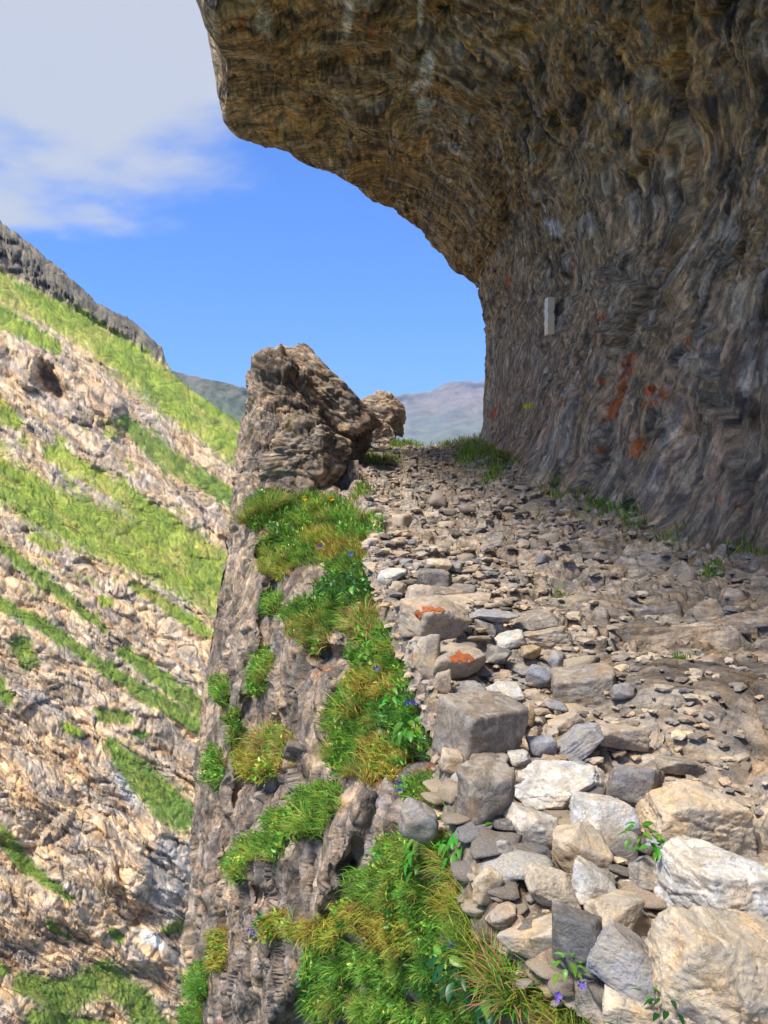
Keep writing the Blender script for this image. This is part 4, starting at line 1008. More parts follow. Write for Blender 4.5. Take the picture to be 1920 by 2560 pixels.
# finer rubble nobody could count: one mesh
def rubble():
    dv, df = ico(1)
    n = 3800
    Vs, Fs, Cs = [], [], []
    r = np.random.default_rng(5)
    shapes = [rock_verts(600 + s, 1, (1, .75, .32), npl=7, rough=0.08, sharp=60)[0] for s in range(8)]
    tn = [TINTS[k] for k in ('tan', 'tan', 'tan', 'grey', 'brown', 'cream', 'grey')]
    for k in range(n):
        if r.random() < 0.5: Y = 2.0 + 6 * r.random(); X = XE(Y) + r.uniform(-0.1, 1.3)
        else: Y = 3.0 * math.exp(r.random() * 2.0); X = r.uniform(XE(Y), XB(Y) + 0.1)
        if X / Y * F + CX > 2100: continue
        s = min(0.006 * Y ** 0.6 + 0.013 * r.random() ** 2 * Y ** 0.85, 0.09)
        z = path_z(X, Y)
        a = r.uniform(0, 6.28); R3 = np.array(Euler((r.uniform(-.2, .25), r.uniform(-.25, .2), a)).to_matrix())
        v = (shapes[k % 8] * s) @ R3.T + np.array([X, Y, z + s * 0.25])
        Fs.append(df + len(Vs) * len(dv)); Vs.append(v); Cs.append(np.repeat((tn[int(r.integers(0, 7))] * r.uniform(.8, 1.1))[None], len(dv), 0))
    me = mesh_np('rubble', np.concatenate(Vs), np.concatenate(Fs), np.concatenate(Cs), smooth=False)
    link('rubble', me, None, M_RUBBLE, 'small loose stone chips scattered over the path', 'rubble', kind='stuff')
rubble()

# ---- pinnacle and crest boulder -------------------------------------------------------
def big_rock(name, parent, seed, center, dims, rot, cols, sub=6, planes=None, mat=None, **kw):
    v, f = rock_verts(seed, sub, (1, 1, 1), **kw)
    v = v * np.asarray(dims)[None]
    R3 = np.array(Euler(rot).to_matrix())
    v = v @ R3.T
    w = v + np.asarray(center)
    n = v / np.linalg.norm(v, axis=1, keepdims=True)
    wq = w + 0.15 * np.stack([vnoise(w * 1.5, seed), vnoise(w * 1.5, seed + 1), vnoise(w * 1.5, seed + 2)], -1)
    c1, r1 = chisel(wq * np.array([1.0, 1.0, 1.6]), seed + 1, .9, .8, .25); c2, r2 = chisel(wq * np.array([2.2, 2.2, 4.5]), seed + 2, .9, .9, .3); c3, r3 = chisel(wq * np.array([6, 6, 16.]), seed + 3, .8, .8, .3)
    w = w + n * (0.19 * c1 + 0.08 * c2 + 0.03 * c3 + 0.05 * fbm(w * 2.2, 4, seed + 6, .6))[:, None]
    f1 = fbm(w * 1.5, 4, seed)[..., None]; f2 = fbm(w * 3.5, 4, seed + 4)[..., None]
    col = lerp(cols[0], cols[1], sstep(-.2, .25, f1)); col = lerp(col, cols[2], 0.7 * sstep(.1, .35, f2)) * (0.8 + .4 * r2[..., :1])
    up = n[:, 2:3]
    if len(cols) > 3: col = lerp(col, cols[3], 0.8 * sstep(0.25, 0.5, fbm(w * 1.8 + 3, 3, seed + 8))[..., None] * sstep(0.1, 0.5, up))
    o = link(name, mesh_np(name, w - np.asarray(center if parent is None else 0), f, np.clip(col, .01, .8), flow=np.stack([wq[:, 0], wq[:, 2] * 1.4 + 0.3 * wq[:, 0], wq[:, 1]], -1)), parent, mat or M_CLIFF)
    if parent is None: o.location = center
    return o
rc = (lin(166, 148, 130) * 0.85, lin(196, 174, 150) * 0.85, lin(116, 102, 90) * 0.7, lin(128, 116, 44) * 0.55)
pin = link('rock_pinnacle', None, None, None, 'tall rugged rock fin standing at the left edge of the path', 'rock')
base = PX(740, 1225, 13.2); pin.location = base
def rel(p): return np.asarray(p) - np.asarray(base)
def fin(name, pts, cols, seed, sub=6):
    """one body of the fin: centre px, distance, half sizes in px + depth metres, roll"""
    (x, y, d, wpx, hpx, dep, rot, kw) = pts
    c = rel(PX(x, y, d)); s = d / F
    o = big_rock(name, pin, seed, c, (wpx * s, dep, hpx * s), rot, cols, sub, **kw)
    return o
# note: big_rock places vertices at centre (relative to the Empty)
fin('tower', (698, 1050, 14.9, 98, 188, 1.3, (0.05, 0.0, 0.3), dict(npl=9, sharp=40, rough=.06, box=.6)), rc, 701)
fin('ridge', (826, 1000, 16.6, 140, 62, 1.5, (0.0, 0.86, -0.1), dict(npl=7, sharp=40, rough=.06, box=.7)), rc, 702)
fin('ridge_foot', (850, 1085, 17.4, 76, 100, 1.6, (0.0, 0.1, -0.1), dict(npl=9, sharp=40, rough=.06, box=.5)), rc, 706)
fin('front_block', (768, 1145, 13.3, 100, 112, 0.8, (0, 0.3, 0.15), dict(npl=9, sharp=40, rough=.06, box=.7)), rc, 703)
fin('shoulder', (650, 1190, 13.9, 72, 190, 0.9, (0, 0.05, 0.3), dict(npl=9, sharp=40, rough=.06, box=.6)), rc, 704)
fin('tail', (900, 1095, 20.5, 36, 58, 1.0, (0, 0.3, 0), dict(npl=9, sharp=40, rough=.06)), rc, 705, 5)
bc = (lin(206, 180, 152) * 0.64, lin(222, 198, 172) * 0.64, lin(160, 138, 116) * 0.62)
def boulder(label, x, y, d, wpx, hpx, dep, rot, seed, sub=5, **kw):
    s = d / F
    o = big_rock('boulder', None, seed, PX(x, y, d), (wpx * s, dep, hpx * s), rot, bc, sub, **kw)
    o['label'] = label; o['category'] = 'boulder'
boulder('big sunlit tan boulder on the crest behind the rock fin', 950, 1026, 24.5, 72, 66, 0.8, (0, 0.1, 0.3), 711, npl=12, sharp=18, rough=.06, box=.3)
boulder('smaller brown boulder propping up the big crest boulder', 950, 1082, 23.5, 34, 34, 0.45, (0, 0, 0.3), 712, npl=12, sharp=18, rough=.06)
# ---- pale strip on the wall --------------------------------------------------------------
def trail_mark():
    p, n = wall_at(1376, 790)
    dd_ = (OVPX - 1376) ** 2 / 144 + (OVPY - 790) ** 2 / 2500
    ok_ = (dd_ < 1) & (OVV[..., 1] > 3); pd_ = float(OVV[..., 1][ok_].min())
    p = PX(1376, 790, pd_)
    n = Vector(n); cdir = (Vector((0, 0, EYE)) - Vector(p)).normalized()
    if n.dot(cdir) < 0: n = -n
    d = p[1]; w, h = 17 * d / F, 92 * d / F
    r = np.random.default_rng(3)
    m = 16
    zz = np.linspace(-h / 2, h / 2, m)
    l = -w / 2 + 0.05 * w * r.normal(size=m); rg = w / 2 + 0.05 * w * r.normal(size=m)
    prof = np.array([[-0.10, -0.03], [-0.10, 0.05], [0.10, 0.055], [0.10, -0.03]])
    V = []
    for k in range(m):
        V += [[l[k], -.12, zz[k]], [l[k], .035, zz[k]], [rg[k], .035, zz[k]], [rg[k], -.12, zz[k]]]
    Fc = []
    for k in range(m - 1):
        for j in range(4):
            a, b = 4 * k + j, 4 * k + (j + 1) % 4
            Fc.append([a, b, b + 4, a + 4])
    Fc += [[0, 1, 2, 3], [4 * m - 1, 4 * m - 2, 4 * m - 3, 4 * m - 4]]
    o = link('painted_mark', mesh_np('painted_mark', np.array(V), np.array(Fc), smooth=False), None, M_PAINT, 'cream upright strip on the dark rock wall beside the arch', 'marker')
    nh = (Vector((n.x, n.y, 0)).normalized() * .45 + Vector((cdir.x, cdir.y, 0)).normalized() * .55).normalized()
    o.rotation_euler = nh.to_track_quat('Y', 'Z').to_euler()
    o.location = Vector(p)
    o.color = (0.95, 0.78, 0.60, 1)
trail_mark()
# ================================================================== vegetation
def blade(r, L, wid, bend, az, lean, segs=4, base=(0, 0, 0), c0=None, c1=None):
    """one curved blade: strip of segs quads narrowing to a tip -> verts, tris, colours"""
    t = np.linspace(0, 1, segs + 1)
    ang = lean + bend * t ** 1.4
    ds = L / segs
    out = np.r_[0, np.cumsum(np.sin(ang[:-1]) * ds)]; up = np.r_[0, np.cumsum(np.cos(ang[:-1]) * ds)]
    cx, sx = math.cos(az), math.sin(az)
    cen = np.stack([out * cx, out * sx, up], -1) + np.asarray(base)
    side = np.array([-sx, cx, 0.15 * r.normal()])
    w = wid * (1 - t) ** 0.7 * 0.5
    Lf, Rt = cen[:-1] - side * w[:-1, None], cen[:-1] + side * w[:-1, None]
    V = np.concatenate([Lf, Rt, cen[-1:]]); s = segs
    Fc = []
    for k in range(s - 1): Fc += [[k, s + k, s + k + 1], [k, s + k + 1, k + 1]]
    Fc.append([s - 1, 2 * s - 1, 2 * s])
    tt = np.r_[t[:-1], t[:-1], 1.0][:, None]
    return V, np.array(Fc), lerp(c0, c1, sstep(0.0, 0.5, tt))
G_FRESH, G_DEEP, G_YEL, G_STRAW, G_OCH = lin(124, 172, 58) * 0.92, lin(76, 138, 52) * 0.82, lin(182, 186, 74) * 0.9, lin(200, 170, 108) * 0.82, lin(170, 142, 60) * 0.86
def tuft_mesh(seed, n=150, style='green'):
    r = np.random.default_rng(seed)
    Vs, Fs, Cs, off = [], [], [], 0
    for k in range(n):
        a = r.uniform(0, 6.283); rad = 0.32 * math.sqrt(r.random())
        L = r.uniform(0.4, 1.2)
        q = r.random()
        if style == 'straw': c1 = G_STRAW if q < .55 else G_FRESH
        elif style == 'moss': c1 = G_OCH if q < .35 else (G_YEL if q < .75 else G_FRESH)
        elif style == 'deep': c1 = G_DEEP if q < .7 else G_FRESH
        else: c1 = G_FRESH if q < .45 else (G_DEEP if q < .6 else (G_YEL if q < .88 else G_STRAW))
        c0 = lerp(c1, G_STRAW, 0.35 if style != 'deep' else 0.15)
        if style == 'moss': L *= 0.6
        V, f, c = blade(r, L, r.uniform(0.016, 0.04), r.uniform(0.6, 2.5), a + r.normal() * .6, r.uniform(0.02, 0.5) + rad * .8, 5, (rad * math.cos(a), rad * math.sin(a), -0.05), c0, c1 * r.uniform(.8, 1.2))
        Vs.append(V); Fs.append(f + off); Cs.append(c); off += len(V)
    me = mesh_np('grass_tuft', np.concatenate(Vs), np.concatenate(Fs), np.concatenate(Cs)); me.materials.append(M_GRASS)
    return me
TUFTS = {'green': [tuft_mesh(1), tuft_mesh(2), tuft_mesh(3)], 'straw': [tuft_mesh(4, 170, 'straw'), tuft_mesh(5, 170, 'straw')], 'moss': [tuft_mesh(6, 260, 'moss'), tuft_mesh(7, 260, 'moss')], 'deep': [tuft_mesh(8, 150, 'deep')]}
NTUFT = 0
def zone_name(x, y):
    if y < 1330: return 'on the ledge at the foot of the rock fin'
    if y < 1480: return 'on the grassy shoulder above the low wall'
    if y < 1700: return 'on the ledge left of the lichened rocks' if x > 740 else 'in the cleft of the grey cliff'
    if y < 1950: return 'beside the big square block' if x > 780 else 'on the mossy cliff ledge'
    if y < 2200: return 'left of the pale rubble' if x > 900 else 'hanging on the ribbed cliff'
    return 'in the bottom grass below the rubble' if x > 850 else 'on the dark lower cliff'
LOOK = {'green': 'fresh green', 'straw': 'straw coloured', 'moss': 'yellow mossy', 'deep': 'deep green'}
def orient(n, amt=0.5):
    up = Vector((0, 0, 1)).lerp(Vector(n), amt).normalized()
    return up.to_track_quat('Z', 'Y')
def put_tuft(p, n, size, style, label=None, group=None, lean=0.45):
    global NTUFT
    NTUFT += 1
    o = bpy.data.objects.new('grass_tuft', random.choice(TUFTS[style])); COL.objects.link(o)
    q = orient(n, lean)
    o.rotation_euler = (q @ Euler((0, 0, random.uniform(0, 6.28))).to_quaternion()).to_euler()
    s = size * random.uniform(.85, 1.15)
    o.scale = (s, s, s * random.uniform(.85, 1.1)); o.location = Vector(p) - Vector(n) * 0.02
    o['label'] = label; o['category'] = 'grass tuft'
    if group: o['group'] = group
import re
LAND = []
def short(lab):
    return re.split(r'\b(?:with|on|of|in|at|above|below|beside|behind|between|under|right|left|capping|lying|leaning|stacked|jutting|hanging|wedged|tucked|before|near|resting|tilted up|against|showing|from|touching|hidden|half|spreading|drooping|high|low|clinging|just|over)\b', lab)[0].strip()
def add_land(x, y, lab):
    s = short(lab)
    if 2 <= len(s.split()) <= 5: LAND.append((x, y, s))
for h in HERO: add_land(h[0], h[1], h[-1])
for t in [(740, 1100, 'rock fin'), (950, 1026, 'crest boulder'), (1376, 790, 'cream strip'), (1590, 960, 'orange lichen patch'), (1600, 1325, 'leafy shrub'), (500, 2100, 'grey buttress'), (655, 1965, 'mossy hollow'), (650, 2240, 'dark cave'), (1210, 1040, 'arch foot'),
          (765, 1243, 'left yellow flower'), (825, 1246, 'right yellow flower'), (1320, 1230, 'hollow in the wall'), (1700, 1820, 'dark bedrock slab'), (1905, 1400, 'right end of the wall foot'), (1080, 1120, 'crest of the path'), (820, 1560, 'straw tuft hollow'), (990, 1958, 'deep violet bellflower'),
          (1108, 2388, 'largest bellflower'), (915, 2420, 'lone blue bellflower'), (690, 1640, 'long crack in the cliff'), (590, 1250, 'outer corner of the ledge')]: LAND.append(t)
_cnt = {}
for l in LAND: _cnt[l[2]] = _cnt.get(l[2], 0) + 1
LAND = [l for l in LAND if _cnt[l[2]] == 1]
USED = set()
def rel_label(look, noun, x, y):
    order = sorted(LAND, key=lambda l: math.hypot(l[0] - x, l[1] - y))[:14]
    for (lx, ly, s) in order:
        dx, dy = x - lx, y - ly
        ax, ay = abs(dx), abs(dy)
        if ax > 2 * ay: r = 'right of' if dx > 0 else 'left of'
        elif ay > 2 * ax: r = 'below' if dy > 0 else 'above'
        else: r = ('below right of' if dx > 0 else 'below left of') if dy > 0 else ('above right of' if dx > 0 else 'above left of')
        dist = math.hypot(dx, dy); q = 'just ' if dist < 60 else 'a little ' if dist < 130 else 'well '
        lab = f'{look} {noun} {q}{r} the {s}'
        if lab not in USED and len(lab.split()) <= 16:
            USED.add(lab); return lab
    return lab
for o in [o for o in COL.objects if o.name.split('.')[0] == 'stone' and o.get('group')]:
    P_ = toPX(np.array(o.location)); w_ = o['label'].split(' stone lying')[0]
    o['group'] = f'{w_} stones'
    o['label'] = rel_label(w_, 'stone', float(P_[0]), float(P_[1]))
# big named tufts
BIG = [(790, 1560, 100, 'green', 'large green grass tuft drooping over the dark hollow left of the straw tuft'), (905, 1560, 105, 'straw', 'large straw tuft drooping below the dark leafy plants'),
       (890, 1770, 130, 'green', 'big bright green tuft left of the square block'), (985, 1620, 80, 'green', 'green tuft left of the lower lichened rock'), (660, 1850, 90, 'straw', 'dry tuft on top of the mossy cliff ledge'),
       (650, 1900, 80, 'moss', 'rust brown mossy cushion under the dry tuft'), (880, 1420, 90, 'deep', 'dark green rounded tuft above the dark leafy plants'), (715, 1400, 80, 'green', 'long green tuft at the end of the grassy shoulder'),
       (760, 2060, 90, 'green', 'loose green tuft on the ribbed cliff below the mossy ledge'), (960, 1720, 90, 'moss', 'yellow mossy tuft on the slope beside the layered stones'), (1080, 1985, 80, 'moss', 'yellowish tuft above the grey brown rock'),
       (830, 2345, 90, 'moss', 'bright yellow moss tuft over the dark hole in the lower cliff'), (610, 1300, 70, 'green', 'green tuft at the outer corner of the grassy ledge'), (550, 1740, 50, 'green', 'small green tuft clinging to the grey buttress'),
       (500, 2470, 90, 'deep', 'dark green tuft in the bottom corner of the buttress'), (660, 1690, 60, 'green', 'green tuft in the long crack of the grey cliff')]
for (x, y, s, st, lab) in BIG:
    p, n, i = cliff_at(x, y)
    put_tuft(p, n, s * p[1] / F * 0.95, st, lab)
rt = np.random.default_rng(21)
WT = np.array([t[2] * t[3] * t[4] for t in TURF]); WT /= WT.sum()
while NTUFT < 230:
    t = TURF[int(rt.choice(len(TURF), p=WT))]
    x, y = t[0] + t[2] * rt.normal() * .5, t[1] + t[3] * rt.normal() * .5
    if y > 2620: continue
    p, n, i = cliff_at(x, y)
    if CLT[i] < 0.35: continue
    st = {0: 'green', 1: 'straw', 2: 'moss', 3: 'deep'}[t[5]] if rt.random() < .65 else ['green', 'moss', 'straw', 'deep'][int(rt.choice(4, p=[.5, .25, .15, .1]))]
    size = min(rt.uniform(26, 58) * p[1] / F, 0.34)
    put_tuft(p, n, size, st, rel_label(('small ' if size < 0.13 else 'tall ' if size > 0.24 else '') + LOOK[st], 'grass tuft', x, y), f'{LOOK[st]} grass tufts {zone_name(x, y)}')
for k in range(52):                                   # grass leaning over the near rim of the path
    Y = rt.uniform(1.93, 2.9); X = float(XE(Y)) + rt.uniform(-0.12, 0.05)
    p = np.array([X, Y, 0.155 * Y - 0.05]); st = str(rt.choice(['green', 'green', 'moss', 'deep', 'straw']))
    put_tuft(p, (-.5, -.4, .8), rt.uniform(.07, .19), st, rel_label('short ' + LOOK[st], 'grass tuft', *[float(v) for v in toPX(p)]), f'{LOOK[st]} grass tufts leaning over the near rim of the path')
# short turf between the tufts: nobody could count the blades
def turf(name, label, pts, nrm, hgt, styles, seed, wid=0.05):
    r = np.random.default_rng(seed)
    Vs, Fs, Cs, off = [], [], [], 0
    for p, n, h, s in zip(pts, nrm, hgt, styles):
        q = r.random()
        c1 = [G_FRESH if q < .6 else G_DEEP, G_STRAW if q < .5 else G_FRESH, G_OCH if q < .4 else G_YEL, G_DEEP][s] * r.uniform(.7, 1.3)
        up = np.array([0, 0, 1.0]) * .6 + n * .5 + r.normal(size=3) * .35; up /= np.linalg.norm(up)
        sd = np.cross(up, r.normal(size=3)); sd /= np.linalg.norm(sd) + 1e-9
        bend = np.array([0, 0, -1.0]) * h * .35 + n * h * .3
        w = h * wid * r.uniform(.7, 1.4)
        V = np.array([p - sd * w, p + sd * w, p + up * h * .6 - sd * w * .6, p + up * h * .6 + sd * w * .6, p + up * h + bend])
        Vs.append(V); Fs.append(np.array([[0, 1, 3], [0, 3, 2], [2, 3, 4]]) + off); off += 5
        Cs.append(np.stack([lerp(c1, G_STRAW, .4)] * 2 + [c1] * 3))
    link(name, mesh_np(name, np.concatenate(Vs), np.concatenate(Fs), np.concatenate(Cs)), None, M_GRASS, label, 'grass', kind='stuff')
area = (np.gradient(CLPX, axis=1) * np.gradient(CLPY, axis=0) - np.gradient(CLPX, axis=0) * np.gradient(CLPY, axis=1))
pw = np.where((CLPY < 2650) & (CLT > .3), CLT * np.clip(np.abs(area), 0, 60) * lerp(1.0, 0.8, sstep(8, 3, CLV[..., 1])), 0).ravel(); pw /= pw.sum()
ids = rt.choice(len(pw), size=52000, p=pw)
pp = CLV.reshape(-1, 3)[ids] + rt.normal(size=(len(ids), 3)) * 0.012
nn = CLN.reshape(-1, 3)[ids]
turf('grass', 'short green and ochre turf growing on the cliff ledges', pp, nn, np.clip(rt.uniform(10, 34, len(ids)) * pp[:, 1] / F, 0.015, 0.16), CLS.ravel()[ids], 31)

# small herbs and moss leaves among the blades
def herbs(name, label, pts, nrm, size, seed):
    r = np.random.default_rng(seed); Vs, Fs, Cs, off = [], [], [], 0
    for p, n, h in zip(pts, nrm, size):
        c = [G_FRESH, G_DEEP, G_YEL, lin(110, 166, 66) * .7][int(r.integers(0, 4))] * r.uniform(.7, 1.25)
        for k in range(5):
            dr = n * .5 + np.array([0, 0, .5]) + r.normal(size=3) * .7; dr /= np.linalg.norm(dr)
            sd = np.cross(dr, r.normal(size=3)); sd /= np.linalg.norm(sd) + 1e-9
            b = p + r.normal(size=3) * h * .5 + n * h * .5
            w = h * r.uniform(.16, .26)
            V = np.array([b, b + dr * h * .35 - sd * w, b + dr * h * .35 + sd * w, b + dr * h * .75 - sd * w * .7, b + dr * h * .75 + sd * w * .7, b + dr * h])
            Vs.append(V); Fs.append(np.array([[0, 2, 1], [1, 2, 4], [1, 4, 3], [3, 4, 5]]) + off); off += 6; Cs.append(np.repeat(c[None], 6, 0))
    link(name, mesh_np(name, np.concatenate(Vs), np.concatenate(Fs), np.concatenate(Cs)), None, M_LEAF, label, 'herbs', kind='stuff')
hid = rt.choice(len(pw), size=5200, p=pw)
hk = (fbm(CLV.reshape(-1, 3)[hid] * 1.3, 3, 301) > -0.02)
hid = hid[hk]; hp = CLV.reshape(-1, 3)[hid]
herbs('herbs', 'small leafy herbs and moss growing between the grass tufts', hp, CLN.reshape(-1, 3)[hid], np.clip(rt.uniform(7, 17, len(hid)) * hp[:, 1] / F, .009, .06), 36)

# ---- low plants along the wall foot and crest -----------------------------------------------
def on_path(x, y):
    d = GZ(x, y); X = (x - CX) / F * d
    X = min(X, XB(d) - 0.05)
    return np.array([X, d, path_z(X, d)])
FOOT = [(1180, 1150, 46, 40, 'at the far end of the wall below the arch'), (1235, 1195, 30, 30, 'at the far end of the wall below the arch'), (1390, 1195, 44, 34, 'in the hollow at the wall foot'), (1440, 1255, 70, 30, 'along the middle of the wall foot'),
        (1520, 1290, 60, 30, 'along the middle of the wall foot'), (1590, 1325, 46, 34, 'beside the dark shrub at the wall foot'), (1690, 1360, 36, 24, 'in front of the pale wall base'), (1850, 1385, 60, 40, 'at the right end of the wall foot'), (1900, 1400, 40, 40, 'at the right end of the wall foot'),
        (900, 1150, 60, 14, 'in the shade behind the rock fin'), (960, 1150, 50, 14, 'in the shade behind the rock fin'), (1020, 1112, 40, 9, 'along the crest of the path'), (1130, 1112, 60, 8, 'along the crest of the path'), (1000, 1108, 30, 14, 'along the crest of the path'),
        (905, 1245, 24, 16, 'beside the front of the rock fin'), (1395, 1475, 24, 14, 'in the middle of the stony path'), (1700, 1700, 26, 12, 'in the middle of the stony path'), (1780, 1440, 30, 16, 'in the dark hollow right of the path'), (1300, 1165, 40, 20, 'at the far end of the wall below the arch')]
fp, fn, fh, fs = [], [], [], []
for (x, y, rx, ry, w) in FOOT:
    for k in range(int(rx * ry / 2.2)):
        a, b = rt.normal() * rx * .5, rt.normal() * ry * .45
        p = on_path(x + a, max(y + b, 1107)); fp.append(p); fn.append(np.array([0, -.2, .9])); fh.append(min(rt.uniform(10, 34) * p[1] / F, .22)); fs.append(int(rt.choice([0, 0, 2, 3])))
    for k in range(max(1, int(rx / 20))):
        if NTUFT >= 330: break
        p = on_path(x + rt.normal() * rx * .35, max(y + rt.normal() * ry * .3, 1108))
        st = str(rt.choice(['green', 'moss', 'deep'])) if y > 1115 else 'green'
        put_tuft(p, (0, 0, 1), min(rt.uniform(30, 58), ry * 2.0) * p[1] / F, st, rel_label(LOOK[st], 'grass tuft', *[float(v) for v in toPX(p)]), f'{LOOK[st]} grass tufts {w}')
turf('undergrowth', 'low grass and weeds along the foot of the rock wall and the crest', fp, fn, fh, fs, 33)

# ---- leafy plants -------------------------------------------------------------------------------
def leaf_mesh(seed, c, broad=0.42):
    r = np.random.default_rng(seed)
    n = 6; t = np.linspace(0, 1, n + 1)
    w = broad * np.sin(np.pi * np.clip(t, 0, 1) ** 0.8) ** 0.8 * 0.5
    arc = r.uniform(0.15, 0.5)
    x = t; z = -arc * t ** 2
    V = np.concatenate([np.stack([x, -w, z + w * .35], -1), np.stack([x, w * 0, z], -1), np.stack([x, w, z + w * .35], -1)])
    m = n + 1; Fc = []
    for k in range(n): Fc += [[k, k + 1, m + k + 1, m + k], [m + k, m + k + 1, 2 * m + k + 1, 2 * m + k]]
    cc = np.repeat((c * r.uniform(.85, 1.15))[None], len(V), 0); cc[m:2 * m] *= 1.25
    me = mesh_np('leaf', V, np.array(Fc), cc); me.materials.append(M_LEAF); return me
LC = {'bright': lin(80, 168, 44) * 0.5, 'dark': lin(34, 100, 48) * 0.5, 'light': lin(120, 180, 60) * .55}
LEAVES = {k: [leaf_mesh(50 + i + 10 * j, c, .40 + .08 * i) for i in range(3)] for j, (k, c) in enumerate(LC.items())}
def stem_mesh(L, wid, c, bend=0.2):
    n = 4; t = np.linspace(0, 1, n + 1); V = []
    for k in range(n + 1):
        for a in (0, 2.09, 4.19): V.append([bend * L * t[k] ** 2 + wid * math.cos(a) * (1 - .4 * t[k]), wid * math.sin(a) * (1 - .4 * t[k]), L * t[k]])
    Fc = []
    for k in range(n):
        for j in range(3): a, b = 3 * k + j, 3 * k + (j + 1) % 3; Fc.append([a, b, b + 3, a + 3])
    me = mesh_np('stem', np.array(V), np.array(Fc), np.repeat(c[None], len(V), 0)); me.materials.append(M_LEAF); return me
STEM = stem_mesh(1.0, 0.02, lin(96, 130, 50) * .5)
def leafy_plant(p, n, size, nleaf, look, leaf_px, label, spread=1.0):
    root = bpy.data.objects.new('leafy_plant', None); COL.objects.link(root)
    root.location = p; root.empty_display_size = .05
    root['label'] = label; root['category'] = 'plant'
    q = orient(n, 0.4)
    for s in range(5):
        st = bpy.data.objects.new('stem', STEM); COL.objects.link(st); st.parent = root
        a = s * 1.256 + random.random()
        st.rotation_euler = (q @ Euler((0.5 * random.random(), 0.3 * random.random(), a)).to_quaternion()).to_euler(); h = size * random.uniform(.35, .6); st.scale = (h, h, h)
    for k in range(nleaf):
        lf = bpy.data.objects.new('leaf', random.choice(LEAVES[look if random.random() < .75 else 'light'])); COL.objects.link(lf); lf.parent = root
        a = k * 2.4; rad = size * spread * 0.5 * math.sqrt((k + .5) / nleaf); h = size * (0.25 + 0.45 * (1 - (k / nleaf)) + random.uniform(-.08, .08))
        lf.location = q @ Vector((rad * math.cos(a), rad * math.sin(a), h))
        s = leaf_px * random.uniform(.7, 1.2)
        lf.scale = (s, s, s)
        lf.rotation_euler = (q @ Euler((random.uniform(-.3, .3), random.uniform(-.35, .35), a + random.uniform(-.4, .4))).to_quaternion()).to_euler()
PLANTS = [(850, 1480, 70, 26, 'dark', 22, 'dark leafy plant under the pale pointed slab'), (900, 1500, 70, 26, 'dark', 22, 'dark leafy plant beside the drooping straw tuft'), (800, 1520, 60, 22, 'dark', 20, 'dark trailing leafy plant above the large drooping green tuft'),
          (905, 1450, 60, 20, 'dark', 20, 'small dark leafy plant at the top of the leafy cluster'), (1040, 1850, 80, 24, 'bright', 34, 'bright leafy rosette left of the square block'), (1000, 1760, 60, 18, 'bright', 24, 'small leafy plant with flowers above the bright tuft'),
          (1100, 2120, 110, 32, 'bright', 42, 'broad leafy plant left of the white rounded slab'), (1170, 2140, 90, 26, 'bright', 40, 'glossy leafy plant touching the dark rubble gap'), (1060, 2170, 80, 22, 'bright', 36, 'leafy plant below the grey brown rock'),
          (1160, 2440, 100, 26, 'dark', 40, 'low leafy plant left of the triangular stone'), (1270, 2440, 110, 30, 'bright', 40, 'leafy plant spreading in front of the triangular stone'), (1350, 2470, 90, 26, 'bright', 38, 'leafy plant under the dark upright block'),
          (1230, 2500, 90, 24, 'dark', 40, 'leafy plant in the bottom grass with a flower above it'), (1420, 2440, 60, 14, 'light', 30, 'small light green plant before the dark upright block'), (1625, 2490, 50, 9, 'light', 34, 'light green leaves beside the long cream block'),
          (1600, 2115, 70, 14, 'bright', 36, 'small bright plant between the cream boulder and grey stone'), (1640, 2150, 60, 12, 'bright', 34, 'little green plant left of the huge pale block'), (1670, 2540, 70, 14, 'dark', 34, 'dark green plant under the grey sloping slab'),
          (1600, 1325, 60, 26, 'dark', 22, 'dark leafy shrub at the foot of the rock wall'), (930, 1660, 50, 16, 'light', 22, 'light leafy sprig above the yellow mossy tuft'), (700, 1340, 70, 24, 'dark', 18, 'dark leafy plant in the middle of the upper grass'), (910, 1240, 30, 10, 'bright', 18, 'tiny leafy plant beside the front of the rock fin')]
for (x, y, s, nl, look, lp, lab) in PLANTS:
    if x > 1380 or (x, y) == (1600, 1325):
        p = on_path(x, y); n = np.array([0, -.2, 1.0])
        if y > 1400: p = np.array(PX(x, y, p[1] * 0.93))
    else: p, n, i = cliff_at(x, y)
    leafy_plant(p, n, s * p[1] / F * 1.1, nl, look, lp * p[1] / F, lab)

# ---- flowers ----------------------------------------------------------------------------------------
def bloom_mesh(c, c2, seed, npet=5):
    V, Fc, Cc = [], [], []
    for k in range(npet):
        a = k * 6.283 / npet
        prof = [(0.06, 0, .12), (0.28, .30, .30), (0.62, .52, .62), (1.0, 0.78, .36), (1.18, 0.95, 0.0)]
        b = len(V)
        for (z, r, w) in prof:
            for s in (-1, 0, 1):
                aa = a + s * w * .9
                rr_ = r * (1 - 0.10 * abs(s)) + .03
                V.append([rr_ * math.cos(aa), rr_ * math.sin(aa), z]); Cc.append(lerp(c2, c, min(1, z * 1.2)))
        for i in range(len(prof) - 1):
            for s in range(2):
                o = b + i * 3 + s; Fc.append([o, o + 1, o + 4, o + 3])
    me = mesh_np('bloom', np.array(V), np.array(Fc), np.array(Cc)); me.materials.append(M_PETAL); return me
BELL = bloom_mesh(lin(128, 110, 236) * .85, lin(96, 70, 190) * .8, 1); YEL = bloom_mesh(lin(250, 206, 30) * .85, lin(220, 160, 20) * .8, 2, 6)
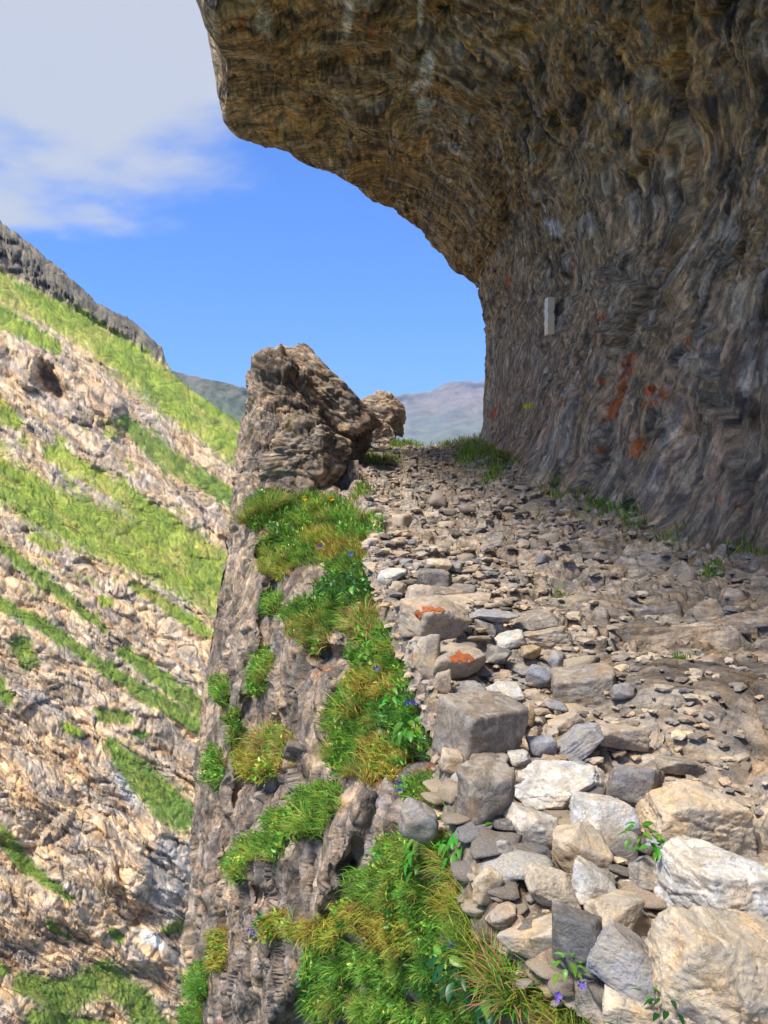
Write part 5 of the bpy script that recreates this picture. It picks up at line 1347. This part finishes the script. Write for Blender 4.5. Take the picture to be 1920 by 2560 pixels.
FL = [(990, 1958, 16, 'deep violet bellflower hanging in the yellow moss'), (1000, 1968, 12, 'second violet bellflower just below the deep violet one'), (1018, 1752, 10, 'pale bellflower among leaves above the bright green tuft'), (1034, 1756, 10, 'pale bellflower right of its twin above the bright tuft'),
      (938, 1675, 10, 'single lilac bellflower on the yellow mossy tuft'), (1254, 2278, 12, 'blue bellflower beside the tan stone at the grass'), (1284, 2290, 12, 'blue bellflower right next to the tan stone'), (1103, 2270, 11, 'faint blue bellflower high in the lower grass'),
      (1104, 2342, 13, 'blue bellflower on the left of the flower cluster'), (1126, 2352, 13, 'pale blue bellflower in the middle of the cluster'), (1174, 2342, 13, 'lilac bellflower on the right of the flower cluster'), (1150, 2380, 14, 'blue bellflower low on the right of the cluster'),
      (1090, 2392, 14, 'violet bellflower at the left of the lowest bunch'), (1108, 2388, 16, 'largest violet bellflower in the lowest bunch'), (915, 2420, 11, 'lone blue bellflower on the darker turf'), (1388, 2490, 13, 'violet bellflower among the leaves by the long cream block'),
      (1452, 2462, 12, 'blue bellflower touching the blue grey slab'), (628, 2322, 9, 'tiny violet bellflower under the dark cave of the lower cliff'), (640, 2330, 9, 'second tiny violet bellflower in the dark lower cliff'), (805, 1368, 8, 'tiny lilac bellflower in the upper grass'), (872, 1385, 8, 'tiny blue bellflower near the upper flat slab')]
def flower(name, x, y, s, bloom, label, cat, drop=34):
    if x > 1380: p = np.array(PX(x, y + drop, on_path(x, y + drop)[1] * .93)); 
    else: p, n, i = cliff_at(x, y + drop)
    d = p[1] - 0.05
    head = Vector(PX(x, y, d)); root_p = Vector(p)
    o = link(name, None, None, None, label, cat); o.location = root_p; o.empty_display_size = .03
    h = head - root_p
    st = bpy.data.objects.new('stem', STEM); COL.objects.link(st); st.parent = o
    q = h.to_track_quat('Z', 'Y'); st.rotation_euler = q.to_euler(); st.scale = (h.length * .35, h.length * .35, h.length)
    b = bpy.data.objects.new('bloom', bloom); COL.objects.link(b); b.parent = o
    b.location = h; sz = s * 0.62 * d / F; b.scale = (sz, sz, sz)
    b.rotation_euler = (random.uniform(1.0, 1.9), random.uniform(-.5, .5), random.uniform(-.6, .6))
for (x, y, s, lab) in FL: flower('bellflower', x, y, s * 1.75, BELL, lab, 'flower', 30)
for (x, y, lab) in [(765, 1243, 'left yellow flower in the grass at the foot of the rock fin'), (825, 1246, 'right yellow flower in the grass at the foot of the rock fin')]:
    flower('yellow_flower', x, y, 13, YEL, lab, 'flower', 24)
# ================================================================== haze: one closed box of air round everything
hz = bpy.data.materials.new('air'); hz.use_nodes = True
n = hz.node_tree.nodes; n.clear()
ho = N(n, 'ShaderNodeOutputMaterial')
hv = N(n, 'ShaderNodeVolumePrincipled')
hv.inputs['Color'].default_value = (0.55, 0.72, 1.0, 1)
hv.inputs['Density'].default_value = 0.00034
hv.inputs['Anisotropy'].default_value = 0.0
hz.node_tree.links.new(hv.outputs[0], ho.inputs['Volume'])
HB = (-2800, 2800, -2500, 3100, -67, 440)
x0, x1, y0, y1, z0, z1 = HB
hvts = [(x, y, z) for z in (z0, z1) for y in (y0, y1) for x in (x0, x1)]
link('haze', mesh_np('haze', np.array(hvts), np.array([[0, 2, 3, 1], [4, 5, 7, 6], [0, 1, 5, 4], [2, 6, 7, 3], [0, 4, 6, 2], [1, 3, 7, 5]]), smooth=False), None, hz, 'pale mountain air between the camera and the far ridges', 'haze', kind='stuff')
